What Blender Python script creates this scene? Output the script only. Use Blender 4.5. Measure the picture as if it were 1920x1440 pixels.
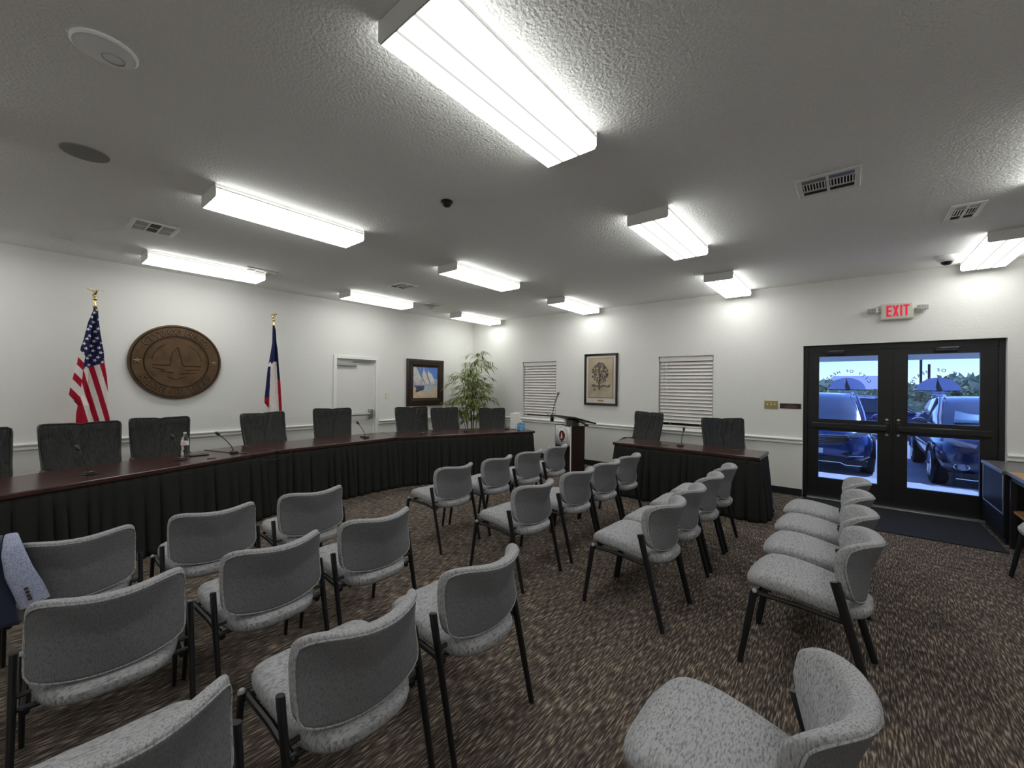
import bpy, math, random
from mathutils import Vector, Matrix
for o in list(bpy.data.objects): bpy.data.objects.remove(o, do_unlink=True)
random.seed(7)
PI = math.pi; sin = math.sin; cos = math.cos
sc = bpy.context.scene; col = sc.collection

# ------------------------------------------------------------------ camera, sky, sun, exposure
cam_d = bpy.data.cameras.new('camera'); cam = bpy.data.objects.new('camera', cam_d); col.objects.link(cam)
cam_d.sensor_width = 36.0; cam_d.lens = 14.406; cam_d.clip_start = 0.05; cam_d.clip_end = 400
cr, cu, cf = Vector((0.77171744, 0.63586451, 0.01133604)), Vector((-0.00660046, -0.00981587, 0.99993004)), Vector((-0.6359313, 0.77173828, 0.00337808))
M4 = Matrix((cr, cu, -cf)).transposed().to_4x4(); M4.translation = Vector((7.131, -7.128, 1.53))
cam.matrix_world = M4
sc.camera = cam

w = bpy.data.worlds.new('sky_world'); sc.world = w; w.use_nodes = True
nt = w.node_tree; nt.nodes.clear()
wo = nt.nodes.new('ShaderNodeOutputWorld'); bg = nt.nodes.new('ShaderNodeBackground'); sky = nt.nodes.new('ShaderNodeTexSky')
sky.sky_type = 'NISHITA'; sky.sun_disc = False; sky.sun_elevation = math.radians(52); sky.sun_rotation = math.radians(25); sky.air_density = 1.0; sky.dust_density = .25; sky.ozone_density = 2.5
bg.inputs['Strength'].default_value = 0.42
nt.links.new(sky.outputs[0], bg.inputs[0]); nt.links.new(bg.outputs[0], wo.inputs[0])

sun_d = bpy.data.lights.new('sun', 'SUN'); sun_d.energy = 9.0; sun_d.angle = math.radians(0.6); sun_d.color = (1, .96, .9)
sun = bpy.data.objects.new('sun', sun_d); col.objects.link(sun)
sun.rotation_euler = Vector((-0.32, -0.55, -0.80)).to_track_quat('-Z', 'Y').to_euler()

sc.view_settings.view_transform = 'Standard'; sc.view_settings.look = 'None'
sc.view_settings.gamma = 1.0; sc.view_settings.use_curve_mapping = False
sc.view_settings.exposure = 0.0
sc.cycles.use_denoising = True
sc.cycles.max_bounces = 8; sc.cycles.diffuse_bounces = 7; sc.cycles.transparent_max_bounces = 16
sc.cycles.sample_clamp_indirect = 6.0
LAMP = 10.0        # radiance of the fluorescent tubes behind the lenses

H = 3.018; TT = 0.737

# ------------------------------------------------------------------ helpers
class MB:
    def __init__(s): s.v = []; s.f = []; s.mi = []; s.col = None
    def add(s, vs, fs, mi=0):
        b = len(s.v); s.v += [tuple(p) for p in vs]
        for f in fs: s.f.append([b + i for i in f]); s.mi.append(mi)
        return s
    def box(s, x0, x1, y0, y1, z0, z1, mi=0):
        return s.add([(x0,y0,z0),(x1,y0,z0),(x1,y1,z0),(x0,y1,z0),(x0,y0,z1),(x1,y0,z1),(x1,y1,z1),(x0,y1,z1)],
                     [(0,3,2,1),(4,5,6,7),(0,1,5,4),(1,2,6,5),(2,3,7,6),(3,0,4,7)], mi)
    def obox(s, c, ex, ey, ez, mi=0):
        c, ex, ey, ez = map(Vector, (c, ex, ey, ez)); vs = []
        for k in (-1, 1):
            for a, b in ((-1,-1),(1,-1),(1,1),(-1,1)): vs.append(c + ex*a + ey*b + ez*k)
        return s.add(vs, [(0,3,2,1),(4,5,6,7),(0,1,5,4),(1,2,6,5),(2,3,7,6),(3,0,4,7)], mi)
    def prism(s, poly, z0, z1, mi=0):
        n = len(poly)
        vs = [(x, y, z0) for x, y in poly] + [(x, y, z1) for x, y in poly]
        fs = [tuple(range(n))[::-1], tuple(range(n, 2*n))] + [(i, (i+1) % n, n+(i+1) % n, n+i) for i in range(n)]
        return s.add(vs, fs, mi)
    def poly3(s, pts, off, mi=0):       # flat polygon thickened along off
        n = len(pts); off = Vector(off)
        vs = [Vector(p) for p in pts] + [Vector(p) + off for p in pts]
        fs = [tuple(range(n))[::-1], tuple(range(n, 2*n))] + [(i, (i+1) % n, n+(i+1) % n, n+i) for i in range(n)]
        return s.add(vs, fs, mi)
    def tube(s, pts, r, n=10, sx=1.0, mi=0, up=(0,0,1), cap=True):
        pts = [Vector(p) for p in pts]; N = len(pts); rs = r if isinstance(r, (list, tuple)) else [r]*N
        b = len(s.v); prev = None
        for i, p in enumerate(pts):
            t = (pts[min(i+1, N-1)] - pts[max(i-1, 0)]).normalized()
            if prev is None:
                u = Vector(up)
                if abs(t.dot(u)) > .95: u = Vector((1,0,0))
                a = (u - t*u.dot(t)).normalized()
            else: a = (prev - t*prev.dot(t)).normalized()
            prev = a; c = t.cross(a)
            for k in range(n):
                an = 2*PI*k/n; s.v.append(tuple(p + a*cos(an)*rs[i] + c*sin(an)*rs[i]*sx))
        for i in range(N-1):
            for k in range(n):
                s.f.append([b+i*n+k, b+i*n+(k+1) % n, b+(i+1)*n+(k+1) % n, b+(i+1)*n+k]); s.mi.append(mi)
        if cap:
            s.f.append([b+k for k in range(n)][::-1]); s.mi.append(mi)
            s.f.append([b+(N-1)*n+k for k in range(n)]); s.mi.append(mi)
        return s
    def lathe(s, prof, c=(0,0,0), n=24, M=None, mi=0, sx=1, sy=1):
        b = len(s.v); c = Vector(c)
        for r, z in prof:
            for k in range(n):
                p = Vector((r*cos(2*PI*k/n)*sx, r*sin(2*PI*k/n)*sy, z))
                if M: p = M @ p
                s.v.append(tuple(c + p))
        for i in range(len(prof)-1):
            for k in range(n):
                s.f.append([b+i*n+k, b+i*n+(k+1) % n, b+(i+1)*n+(k+1) % n, b+(i+1)*n+k]); s.mi.append(mi)
        if prof[0][0] > 1e-6: s.f.append([b+k for k in range(n)][::-1]); s.mi.append(mi)
        if prof[-1][0] > 1e-6: s.f.append([b+(len(prof)-1)*n+k for k in range(n)]); s.mi.append(mi)
        return s
    def grid(s, fn, nu, nv, mi=0, closed=False):
        b = len(s.v)
        for i in range(nu+1):
            for j in range(nv+1): s.v.append(tuple(fn(i/nu, j/nv)))
        for i in range(nu):
            for j in range(nv):
                s.f.append([b+i*(nv+1)+j, b+(i+1)*(nv+1)+j, b+(i+1)*(nv+1)+j+1, b+i*(nv+1)+j+1]); s.mi.append(mi)
        return s
    def pillow(s, outline, prof, fn, n=56, mi=0):
        # outline(theta)->(a,b); prof: list of (r,d); fn(a,b,d)->xyz
        b = len(s.v)
        for r, d in prof:
            for k in range(n):
                a, bb = outline(2*PI*k/n); s.v.append(tuple(fn(a*r, bb*r, d)))
        for i in range(len(prof)-1):
            for k in range(n):
                s.f.append([b+i*n+k, b+i*n+(k+1) % n, b+(i+1)*n+(k+1) % n, b+(i+1)*n+k]); s.mi.append(mi)
        s.f.append([b+k for k in range(n)][::-1]); s.mi.append(mi)
        s.f.append([b+(len(prof)-1)*n+k for k in range(n)]); s.mi.append(mi)
        return s
    def sphere(s, c, r, n=14, mi=0, sz=1.0):
        return s.lathe([(max(1e-7, r*sin(PI*i/(n//2+2))), -r*sz*cos(PI*i/(n//2+2))) for i in range(n//2+3)], c, n, mi=mi)
    def build(s, name, m=None, parent=None, smooth=True, bevel=0, loc=None, angle=40, thick=0, colors=None, subd=0):
        me = bpy.data.meshes.new(name); me.from_pydata(s.v, [], s.f)
        ms = m if isinstance(m, (list, tuple)) else [m]
        for q in ms: me.materials.append(q)
        me.polygons.foreach_set('material_index', s.mi)
        if colors:
            ca = me.color_attributes.new('Col', 'FLOAT_COLOR', 'POINT')
            ca.data.foreach_set('color', [x for c in colors for x in (c[0], c[1], c[2], 1.0)])
        me.validate(); me.update()
        import bmesh
        bm = bmesh.new(); bm.from_mesh(me); bmesh.ops.recalc_face_normals(bm, faces=bm.faces); bm.to_mesh(me); bm.free()
        if smooth:
            me.polygons.foreach_set('use_smooth', [True]*len(me.polygons))
            me.set_sharp_from_angle(angle=math.radians(angle))
        o = bpy.data.objects.new(name, me); col.objects.link(o)
        if parent is not None: o.parent = parent
        if loc: o.location = loc
        if thick:
            q = o.modifiers.new('thick', 'SOLIDIFY'); q.thickness = thick; q.offset = 0
        if bevel:
            q = o.modifiers.new('bevel', 'BEVEL'); q.width = bevel; q.segments = 2; q.limit_method = 'ANGLE'; q.angle_limit = math.radians(50)
        if subd:
            q = o.modifiers.new('sub', 'SUBSURF'); q.levels = subd; q.render_levels = subd
        return o

def tag(o, label=None, cat=None, group=None, kind=None):
    if label: o['label'] = label
    if cat: o['category'] = cat
    if group: o['group'] = group
    if kind: o['kind'] = kind
    return o
def thing(name, label, cat, loc=(0,0,0), rz=0, group=None):
    o = bpy.data.objects.new(name, None); col.objects.link(o); o.empty_display_size = .1
    o.location = loc; o.rotation_euler = (0, 0, math.radians(rz))
    return tag(o, label, cat, group)
def struct(o): o['kind'] = 'structure'; return o
def copy_tree(o, parent=None):
    c = o.copy(); col.objects.link(c)
    if parent is not None: c.parent = parent
    for ch in [q for q in bpy.data.objects if q.parent == o and q != c]: copy_tree(ch, c)
    return c
def sell(w, h, n):
    def f(t):
        a, b = cos(t), sin(t); d = (abs(a)**n + abs(b)**n)**(1/n)
        return a/d*w, b/d*h
    return f
def smoothstep(a, b, x):
    t = max(0, min(1, (x-a)/(b-a))); return t*t*(3-2*t)
def lerpt(tab, x):
    if x <= tab[0][0]: return tab[0][1]
    for (x0, y0), (x1, y1) in zip(tab, tab[1:]):
        if x <= x1: return y0 + (y1-y0)*(x-x0)/(x1-x0)
    return tab[-1][1]

# ------------------------------------------------------------------ text
def text_polys(ch, size, bold=0.0):
    cu_ = bpy.data.curves.new('t', 'FONT'); cu_.body = ch; cu_.size = size; cu_.align_x = 'CENTER'; cu_.offset = bold; cu_.resolution_u = 3
    o = bpy.data.objects.new('t', cu_); col.objects.link(o)
    dg = bpy.context.evaluated_depsgraph_get(); dg.update()
    me = bpy.data.meshes.new_from_object(o.evaluated_get(dg))
    vs = [v.co.copy() for v in me.vertices]; fs = [tuple(p.vertices) for p in me.polygons]
    bpy.data.objects.remove(o); bpy.data.curves.remove(cu_); bpy.data.meshes.remove(me)
    return vs, fs
_tc = {}
def glyph(ch, size, bold):
    k = (ch, size, bold)
    if k not in _tc: _tc[k] = text_polys(ch, size, bold)
    return _tc[k]
def put_text(mb, vs, fs, fn, depth, mi=0):
    # fn maps (x,y,h)->world; front at h=depth, with side walls
    b = len(mb.v); n = len(vs)
    for v in vs: mb.v.append(tuple(fn(v.x, v.y, depth)))
    for f in fs: mb.f.append([b+i for i in f]); mb.mi.append(mi)
    if depth > 1e-5:
        edges = {}
        for f in fs:
            for i in range(len(f)):
                e = (f[i], f[(i+1) % len(f)]); edges[tuple(sorted(e))] = edges.get(tuple(sorted(e)), []) + [e]
        b2 = len(mb.v)
        for v in vs: mb.v.append(tuple(fn(v.x, v.y, 0)))
        for es in edges.values():
            if len(es) == 1:
                i, j = es[0]; mb.f.append([b+j, b+i, b2+i, b2+j]); mb.mi.append(mi)
def arc_text(mb, s, R, size, fn, a_mid=90, span=None, step=None, bold=0, depth=.003, flip=False, small=None, mi=0):
    n = len(s); tot = span if span else step*(n-1)
    for i, ch in enumerate(s):
        if ch == ' ': continue
        t = (i/(n-1) - .5)*tot
        an = math.radians(a_mid - t) if not flip else math.radians(a_mid + t)
        sz = size if (small is None or i in small) else size*.82
        vs, fs = glyph(ch, sz, bold)
        rot = an - PI/2 if not flip else an + PI/2
        base = R if not flip else R + sz*.7
        cx_, cy_ = base*cos(an), base*sin(an); c_, s_ = cos(rot), sin(rot)
        put_text(mb, vs, fs, lambda x, y, h: fn(cx_ + x*c_ - y*s_, cy_ + x*s_ + y*c_, h), depth, mi)

# ------------------------------------------------------------------ materials
def mat(name, c, rough=.6, metal=0, spec=.5, **k):
    m = bpy.data.materials.new(name); m.use_nodes = True; N = m.node_tree.nodes; L = m.node_tree.links
    b = N['Principled BSDF']; b.inputs['Base Color'].default_value = (*c, 1); b.inputs['Roughness'].default_value = rough
    b.inputs['Metallic'].default_value = metal; b.inputs['Specular IOR Level'].default_value = spec
    co = N.new('ShaderNodeTexCoord')
    def noise(scale, detail=3, sxyz=None, src='Object'):
        mp = N.new('ShaderNodeMapping'); L.new(co.outputs[src], mp.inputs[0])
        if sxyz: mp.inputs['Scale'].default_value = sxyz
        n = N.new('ShaderNodeTexNoise'); n.inputs['Scale'].default_value = scale; n.inputs['Detail'].default_value = detail
        L.new(mp.outputs[0], n.inputs['Vector']); return n
    if 'bump' in k:
        sc_, st, di = k['bump'][:3]
        n = noise(sc_, 3, k.get('bstretch')); bp = N.new('ShaderNodeBump'); bp.inputs['Strength'].default_value = st; bp.inputs['Distance'].default_value = di
        L.new(n.outputs['Fac'], bp.inputs['Height']); L.new(bp.outputs[0], b.inputs['Normal'])
    if 'var' in k:   # (scale, color2, lo, hi, stretch)
        v = k['var']; n = noise(v[0], v[5] if len(v) > 5 else 4, v[4] if len(v) > 4 else None)
        r = N.new('ShaderNodeValToRGB'); r.color_ramp.elements[0].position = v[2]; r.color_ramp.elements[1].position = v[3]
        r.color_ramp.elements[0].color = (*c, 1); r.color_ramp.elements[1].color = (*v[1], 1)
        L.new(n.outputs['Fac'], r.inputs[0]); L.new(r.outputs[0], b.inputs['Base Color'])
    if k.get('vcol'):
        a = N.new('ShaderNodeVertexColor'); a.layer_name = 'Col'; L.new(a.outputs[0], b.inputs['Base Color'])
    if 'coat' in k: b.inputs['Coat Weight'].default_value = k['coat']; b.inputs['Coat Roughness'].default_value = k.get('coatr', .05)
    if 'emit' in k: b.inputs['Emission Color'].default_value = (*k['emit'][0], 1); b.inputs['Emission Strength'].default_value = k['emit'][1]
    if 'trans' in k: b.inputs['Transmission Weight'].default_value = k['trans']; b.inputs['IOR'].default_value = k.get('ior', 1.3)
    if 'sheen' in k: b.inputs['Sheen Weight'].default_value = k['sheen']
    return m
M = {}
M['wall'] = mat('wall_paint', (.80,.795,.775), .75, spec=.25, bump=(75,.30,.012))
M['ceil'] = mat('ceiling_paint', (.86,.855,.845), .85, spec=.2, bump=(60,.55,.02))
M['trim'] = mat('trim_white', (.84,.84,.82), .4)
M['baseb'] = mat('baseboard_vinyl', (.012,.013,.015), .45)
M['fab'] = mat('chair_fabric', (.385,.385,.40), .95, spec=.12, var=(210,(.15,.15,.158),.46,.72,(1,1,.28),3), bump=(420,.35,.004))
M['fabs'] = mat('chair_seat_fabric', (.385,.385,.40), .95, spec=.12, var=(210,(.15,.15,.158),.46,.72,(1,.28,.28),3), bump=(420,.35,.004))
M['fabshade'] = mat('chair_fabric_shaded', (.185,.185,.195), .95, spec=.12, var=(230,(.12,.12,.128),.45,.72,(1,1,.4),3), bump=(420,.3,.004))  # same grey fabric, darkened for the shade on the chair backs
M['blackmetal'] = mat('black_metal', (.010,.010,.012), .38)
M['bolt'] = mat('bolt_grey', (.35,.35,.36), .4)
M['leather'] = mat('black_leather', (.022,.0235,.0225), .40, spec=.5, bump=(30,.8,.03), bstretch=(1,4,.6))
M['leatherp'] = mat('leather_piping', (.035,.036,.035), .28, spec=.6)  # lighter than the leather to paint in the highlight along the edge
M['plastic'] = mat('black_plastic', (.012,.012,.013), .35)
M['mahog'] = mat('mahogany', (.055,.020,.016), .22, spec=.6, var=(14,(.030,.010,.009),.35,.7,(1,.12,1)))
M['mahogd'] = mat('dark_mahogany', (.030,.013,.011), .35, var=(10,(.018,.008,.007),.3,.7,(6,6,.6)))
M['skirt'] = mat('black_cloth', (.021,.0215,.0205), .9, spec=.15)
M['bronze'] = mat('bronze', (.125,.073,.036), .48, metal=.55, var=(9,(.075,.043,.022),.35,.75), bump=(90,.2,.004))
M['bronzel'] = mat('bronze_light', (.20,.125,.062), .42, metal=.5)
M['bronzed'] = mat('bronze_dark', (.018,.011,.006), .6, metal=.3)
M['gold'] = mat('brass', (.80,.62,.30), .22, metal=1)
M['flag'] = mat('flag_cloth', (1,1,1), .8, spec=.2, vcol=True)
M['paint'] = mat('painted_canvas', (1,1,1), .7, spec=.2, vcol=True)
M['frame'] = mat('dark_wood_frame', (.035,.018,.011), .35, var=(20,(.018,.009,.006),.3,.7,(1,.2,1)))
M['frameb'] = mat('black_frame', (.010,.009,.008), .35)
M['mat'] = mat('picture_mat', (.66,.60,.56), .9)
M['fillet'] = mat('gold_fillet', (.25,.16,.07), .4, metal=.5)
M['white'] = mat('white_enamel', (.82,.82,.80), .4)
M['whitepl'] = mat('white_plastic', (.78,.77,.73), .45)
M['ivory'] = mat('ivory_plastic', (.70,.66,.50), .45)
M['brass2'] = mat('antique_brass_plate', (.42,.34,.15), .4, metal=.6)
M['maroon'] = mat('maroon_plastic', (.040,.010,.012), .35)
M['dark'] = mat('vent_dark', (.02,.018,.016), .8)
M['blind'] = mat('blind_white', (.80,.77,.75), .5)
M['doorw'] = mat('door_white', (.74,.735,.71), .5)
M['steel'] = mat('brushed_steel', (.42,.42,.41), .35, metal=.8)
M['bronzealu'] = mat('dark_bronze_aluminium', (.0095,.0095,.0105), .38)
M['alu'] = mat('aluminium', (.45,.45,.46), .35, metal=.8)
M['red'] = mat('exit_red', (.75,.006,.05), .5, emit=((.9,.01,.06), .35))
M['signw'] = mat('sign_housing', (.66,.65,.58), .5)
M['lens'] = None
M['leaf'] = mat('bamboo_leaf', (.085,.13,.025), .5, var=(11,(.46,.50,.16),.40,.68))
M['stem'] = mat('bamboo_stem', (.018,.020,.010), .5)
M['pot'] = mat('wicker_pot', (.10,.055,.025), .8, bump=(80,.6,.01))
M['tissue'] = mat('tissue_blue', (.05,.22,.48), .6, var=(45,(.35,.62,.82),.46,.58))
M['paper'] = mat('white_paper', (.82,.82,.80), .8)
M['clear'] = mat('clear_plastic', (1,1,1), .04, trans=1.0, ior=1.2)
M['labelp'] = mat('bottle_label', (.75,.45,.50), .6, var=(60,(.85,.85,.9),.45,.5))
M['rubber'] = mat('tyre_rubber', (.012,.012,.013), .7)
M['wood'] = mat('oak_laminate', (.50,.28,.10), .4, var=(9,(.36,.19,.06),.3,.7,(.3,2,2)))
M['blacklam'] = mat('black_laminate', (.006,.006,.007), .55, spec=.3)
M['greylam'] = mat('grey_laminate', (.13,.125,.12), .3)
M['navy'] = mat('navy_cloth', (.012,.017,.050), .9, sheen=.2, bump=(300,.3,.004))
M['tweed'] = mat('blue_grey_tweed', (.42,.45,.60), .95, var=(260,(.18,.20,.32),.42,.65), bump=(300,.3,.004))
M['button'] = mat('horn_button', (.05,.035,.025), .4)
M['matrug'] = mat('entrance_mat', (.011,.012,.015), .95, bump=(260,.8,.01))
M['logored'] = mat('logo_red', (.16,.006,.010), .6)
M['logoblk'] = mat('logo_black', (.02,.02,.025), .6)
M['logogrey'] = mat('logo_grey', (.22,.22,.26), .6)
M['signpan'] = mat('sign_panel', (.88,.88,.89), .5)
M['spk'] = mat('speaker_white', (.92,.92,.93), .5)
M['grommet'] = mat('grommet_black', (.012,.011,.011), .45)

def carpet():
    m = bpy.data.materials.new('carpet'); m.use_nodes = True; N = m.node_tree.nodes; L = m.node_tree.links; b = N['Principled BSDF']
    b.inputs['Roughness'].default_value = .97; b.inputs['Specular IOR Level'].default_value = .1
    co = N.new('ShaderNodeTexCoord')
    def nz(scale, s3, d):
        mp = N.new('ShaderNodeMapping'); mp.inputs['Scale'].default_value = s3; L.new(co.outputs['Object'], mp.inputs[0])
        n = N.new('ShaderNodeTexNoise'); n.inputs['Scale'].default_value = scale; n.inputs['Detail'].default_value = d; L.new(mp.outputs[0], n.inputs['Vector']); return n
    n1 = nz(1, (140, 15, 1), 1.5)       # dashes running along the room
    r1 = N.new('ShaderNodeValToRGB'); e = r1.color_ramp.elements
    e[0].position = .36; e[0].color = (.050,.042,.037,1); e[1].position = .69; e[1].color = (.37,.32,.265,1)
    q = e.new(.52); q.color = (.110,.090,.077,1)
    L.new(n1.outputs['Fac'], r1.inputs[0])
    n2 = nz(1, (9, 5, 1), 3); r2 = N.new('ShaderNodeValToRGB'); r2.color_ramp.elements[0].position = .3; r2.color_ramp.elements[1].position = .7
    r2.color_ramp.elements[0].color = (.78,.78,.80,1); r2.color_ramp.elements[1].color = (1.15,1.08,1.02,1); L.new(n2.outputs['Fac'], r2.inputs[0])
    mx = N.new('ShaderNodeMixRGB'); mx.blend_type = 'MULTIPLY'; mx.inputs[0].default_value = 1
    L.new(r1.outputs[0], mx.inputs[1]); L.new(r2.outputs[0], mx.inputs[2]); L.new(mx.outputs[0], b.inputs['Base Color'])
    bp = N.new('ShaderNodeBump'); bp.inputs['Strength'].default_value = .9; bp.inputs['Distance'].default_value = .012
    L.new(n1.outputs['Fac'], bp.inputs['Height']); L.new(bp.outputs[0], b.inputs['Normal'])
    return m
M['carpet'] = carpet()

def lens_mat():
    m = bpy.data.materials.new('fluorescent_lens'); m.use_nodes = True; N = m.node_tree.nodes; L = m.node_tree.links; N.clear()
    out = N.new('ShaderNodeOutputMaterial'); em = N.new('ShaderNodeEmission'); co = N.new('ShaderNodeTexCoord'); sx = N.new('ShaderNodeSeparateXYZ')
    L.new(co.outputs['Object'], sx.inputs[0])
    r = N.new('ShaderNodeValToRGB'); mr = N.new('ShaderNodeMapRange'); mr.inputs['From Min'].default_value = -.176; mr.inputs['From Max'].default_value = .176
    L.new(sx.outputs['X'], mr.inputs['Value'])
    # two tubes seen through the ribbed lens: three bright bands and two duller streaks
    st = [(0,.75),(.10,1),(.28,1),(.318,.072),(.352,.072),(.39,1),(.61,1),(.648,.072),(.682,.072),(.72,1),(.90,1),(1,.75)]
    while len(r.color_ramp.elements) > 1: r.color_ramp.elements.remove(r.color_ramp.elements[-1])
    r.color_ramp.elements[0].position = 0; r.color_ramp.elements[0].color = (.75,.75,.75,1)
    for p, v in st[1:]:
        e = r.color_ramp.elements.new(p); e.color = (v, v, v, 1)
    L.new(mr.outputs[0], r.inputs[0])
    mu = N.new('ShaderNodeMath'); mu.operation = 'MULTIPLY'; mu.inputs[1].default_value = LAMP; L.new(r.outputs[0], mu.inputs[0])
    em.inputs['Color'].default_value = (.985, 1, .955, 1); L.new(mu.outputs[0], em.inputs['Strength']); L.new(em.outputs[0], out.inputs[0])
    return m
M['lens'] = lens_mat()
def pane_mat(name, tint, gl=.06):
    m = bpy.data.materials.new(name); m.use_nodes = True; N = m.node_tree.nodes; L = m.node_tree.links; N.clear()
    out = N.new('ShaderNodeOutputMaterial'); t = N.new('ShaderNodeBsdfTransparent'); g = N.new('ShaderNodeBsdfGlossy'); mx = N.new('ShaderNodeMixShader')
    t.inputs[0].default_value = (*tint, 1); g.inputs['Roughness'].default_value = .03; mx.inputs[0].default_value = gl
    L.new(t.outputs[0], mx.inputs[1]); L.new(g.outputs[0], mx.inputs[2]); L.new(mx.outputs[0], out.inputs[0]); return m
M['tint'] = pane_mat('blue_filmed_glass', (.47,.58,.84))
M['glass'] = pane_mat('window_glass', (.04,.045,.05))

# ------------------------------------------------------------------ room shell
XR, YB = 10.25, -10.0
def wall_holes(name, L0, L1, holes, fn, m):
    # fn(l, depth, z) -> xyz ; thickness .16
    mb = MB(); ls = sorted({L0, L1, *[h[0] for h in holes], *[h[1] for h in holes]}); zs = sorted({0, H, *[h[2] for h in holes], *[h[3] for h in holes]})
    T = .16
    def solid(l, z): return not any(h[0] < l < h[1] and h[2] < z < h[3] for h in holes)
    for a, b in zip(ls, ls[1:]):
        for c, d in zip(zs, zs[1:]):
            if solid((a+b)/2, (c+d)/2):
                mb.add([fn(a,0,c),fn(b,0,c),fn(b,0,d),fn(a,0,d)], [(0,1,2,3)]); mb.add([fn(a,T,c),fn(b,T,c),fn(b,T,d),fn(a,T,d)], [(3,2,1,0)])
    for h in holes:
        l0, l1, z0, z1 = h
        for q in ([fn(l0,0,z0),fn(l0,T,z0),fn(l0,T,z1),fn(l0,0,z1)], [fn(l1,0,z0),fn(l1,T,z0),fn(l1,T,z1),fn(l1,0,z1)], [fn(l0,0,z1),fn(l1,0,z1),fn(l1,T,z1),fn(l0,T,z1)], [fn(l0,0,z0),fn(l1,0,z0),fn(l1,T,z0),fn(l0,T,z0)]):
            mb.add(q, [(0,1,2,3)])
    o = mb.build(name, m, smooth=False); return struct(o)
W1 = (1.555, 2.437, .835, 2.043); W2 = (4.557, 5.44, .835, 2.055); D1 = (6.619, 8.506, 0, 2.136); D2 = (-3.445, -2.655, 0, 1.985)
wall_holes('wall_right', 0, XR, [W1, W2, D1], lambda l, d, z: (l, d, z), M['wall'])
wall_holes('wall_left', YB, 0, [D2], lambda l, d, z: (-d, l, z), M['wall'])
struct(MB().box(-.16, XR+.16, YB-.16, YB, 0, H).build('wall_back', M['wall'], smooth=False))
struct(MB().box(XR, XR+.16, YB, .16, 0, H).build('wall_far_right', M['wall'], smooth=False))
struct(MB().box(-.16, XR+.16, YB-.16, .16, -.12, 0).build('floor', M['carpet'], smooth=False))
struct(MB().box(-.16, XR+.16, YB-.16, .16, H, H+.12).build('ceiling', M['ceil'], smooth=False))

# chair rail: profile along straight runs
def rail(name, runs):
    mb = MB(); pr = [(0,.736),(.012,.738),(.024,.746),(.026,.756),(.016,.764),(.012,.772),(.014,.780),(.030,.788),(.040,.798),(.040,.808),(.030,.818),(0,.822)]
    for (x0, y0), (x1, y1), n in runs:
        P = [(x0 + n[0]*d, y0 + n[1]*d, z) for d, z in pr]; Q = [(x1 + n[0]*d, y1 + n[1]*d, z) for d, z in pr]; k = len(pr)
        mb.add(P + Q, [(i, (i+1) % k, k+(i+1) % k, k+i) for i in range(k)] + [tuple(range(k))[::-1], tuple(range(k, 2*k))])
    return struct(mb.build(name, M['trim'], angle=25))
rail('trim_1', [((0, YB), (0, -3.51), (1, 0)), ((0, -2.58), (0, 0), (1, 0))])
rail('trim_2', [((0, 0), (6.619, 0), (0, -1)), ((8.506, 0), (XR, 0), (0, -1))])
rail('trim_3', [((XR, YB), (XR, 0), (-1, 0))])
struct(MB().box(0, .012, YB, -3.51, 0, .10).box(0, .012, -2.58, 0, 0, .10).build('baseboard_left', M['baseb'], bevel=.003))
struct(MB().box(0, 6.619, -.012, 0, 0, .10).box(8.506, XR, -.012, 0, 0, .10).build('baseboard_right', M['baseb'], bevel=.003))

# windows with closed blinds
def window(n, Wd, label, blabel):
    x0, x1, z0, z1 = Wd; cx = (x0+x1)/2
    wn = struct(thing('window_%d' % n, None, None, (cx, .12, z0)))
    hw = (x1-x0)/2; h = z1-z0
    f = MB().box(-hw, -hw+.045, -.02, .04, 0, h).box(hw-.045, hw, -.02, .04, 0, h).box(-hw+.045, hw-.045, -.02, .04, 0, .045).box(-hw+.045, hw-.045, -.02, .04, h-.045, h).box(-hw+.045, hw-.045, -.02, .04, h/2-.02, h/2+.02)
    f.build('window_frame', M['white'], wn, bevel=.003)
    MB().box(-hw+.04, hw-.04, .008, .014, .04, h-.04).build('glass_pane', M['glass'], wn, smooth=False)
    MB().box(-hw, hw, -.12, -.02, -.0, .012).build('window_sill', M['trim'], wn, bevel=.003)
    b = tag(thing('window_blind', blabel, 'blind', (cx, .055, z0)), group='white slatted blinds on the door wall')
    MB().box(-hw+.012, hw-.012, -.030, .03, h-.085, h-.004).build('valance', M['blind'], b, bevel=.004)
    s = MB(); k = int((h-.13)/.058); t = math.radians(55)
    for i in range(k):
        z = h-.118-i*.058
        s.obox((0, 0, z), (hw-.018, 0, 0), (0, .031*cos(t), .031*sin(t)), (0, -.0016*sin(t), .0016*cos(t)))
    s.build('slats', M['blind'], b, smooth=False)
    MB().box(-hw+.018, hw-.018, -.022, .022, .022, .040).build('bottom_rail', M['blind'], b, bevel=.004)
    MB().tube([(-hw+.13, -.040, h-.09), (-hw+.13, -.042, h-.80)], .0045, 8).build('tilt_wand', M['blind'], b)
    c = MB()
    for xx in (-hw+.20, hw-.20): c.tube([(xx, -.026, h-.09), (xx, -.026, .04)], .0016, 6)
    c.build('ladder_cord', M['blind'], b)
window(1, W1, None, 'white slatted blind in the narrow-looking window behind the lectern')
window(2, W2, None, 'white slatted blind in the window behind the two-seat staff table')

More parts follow.
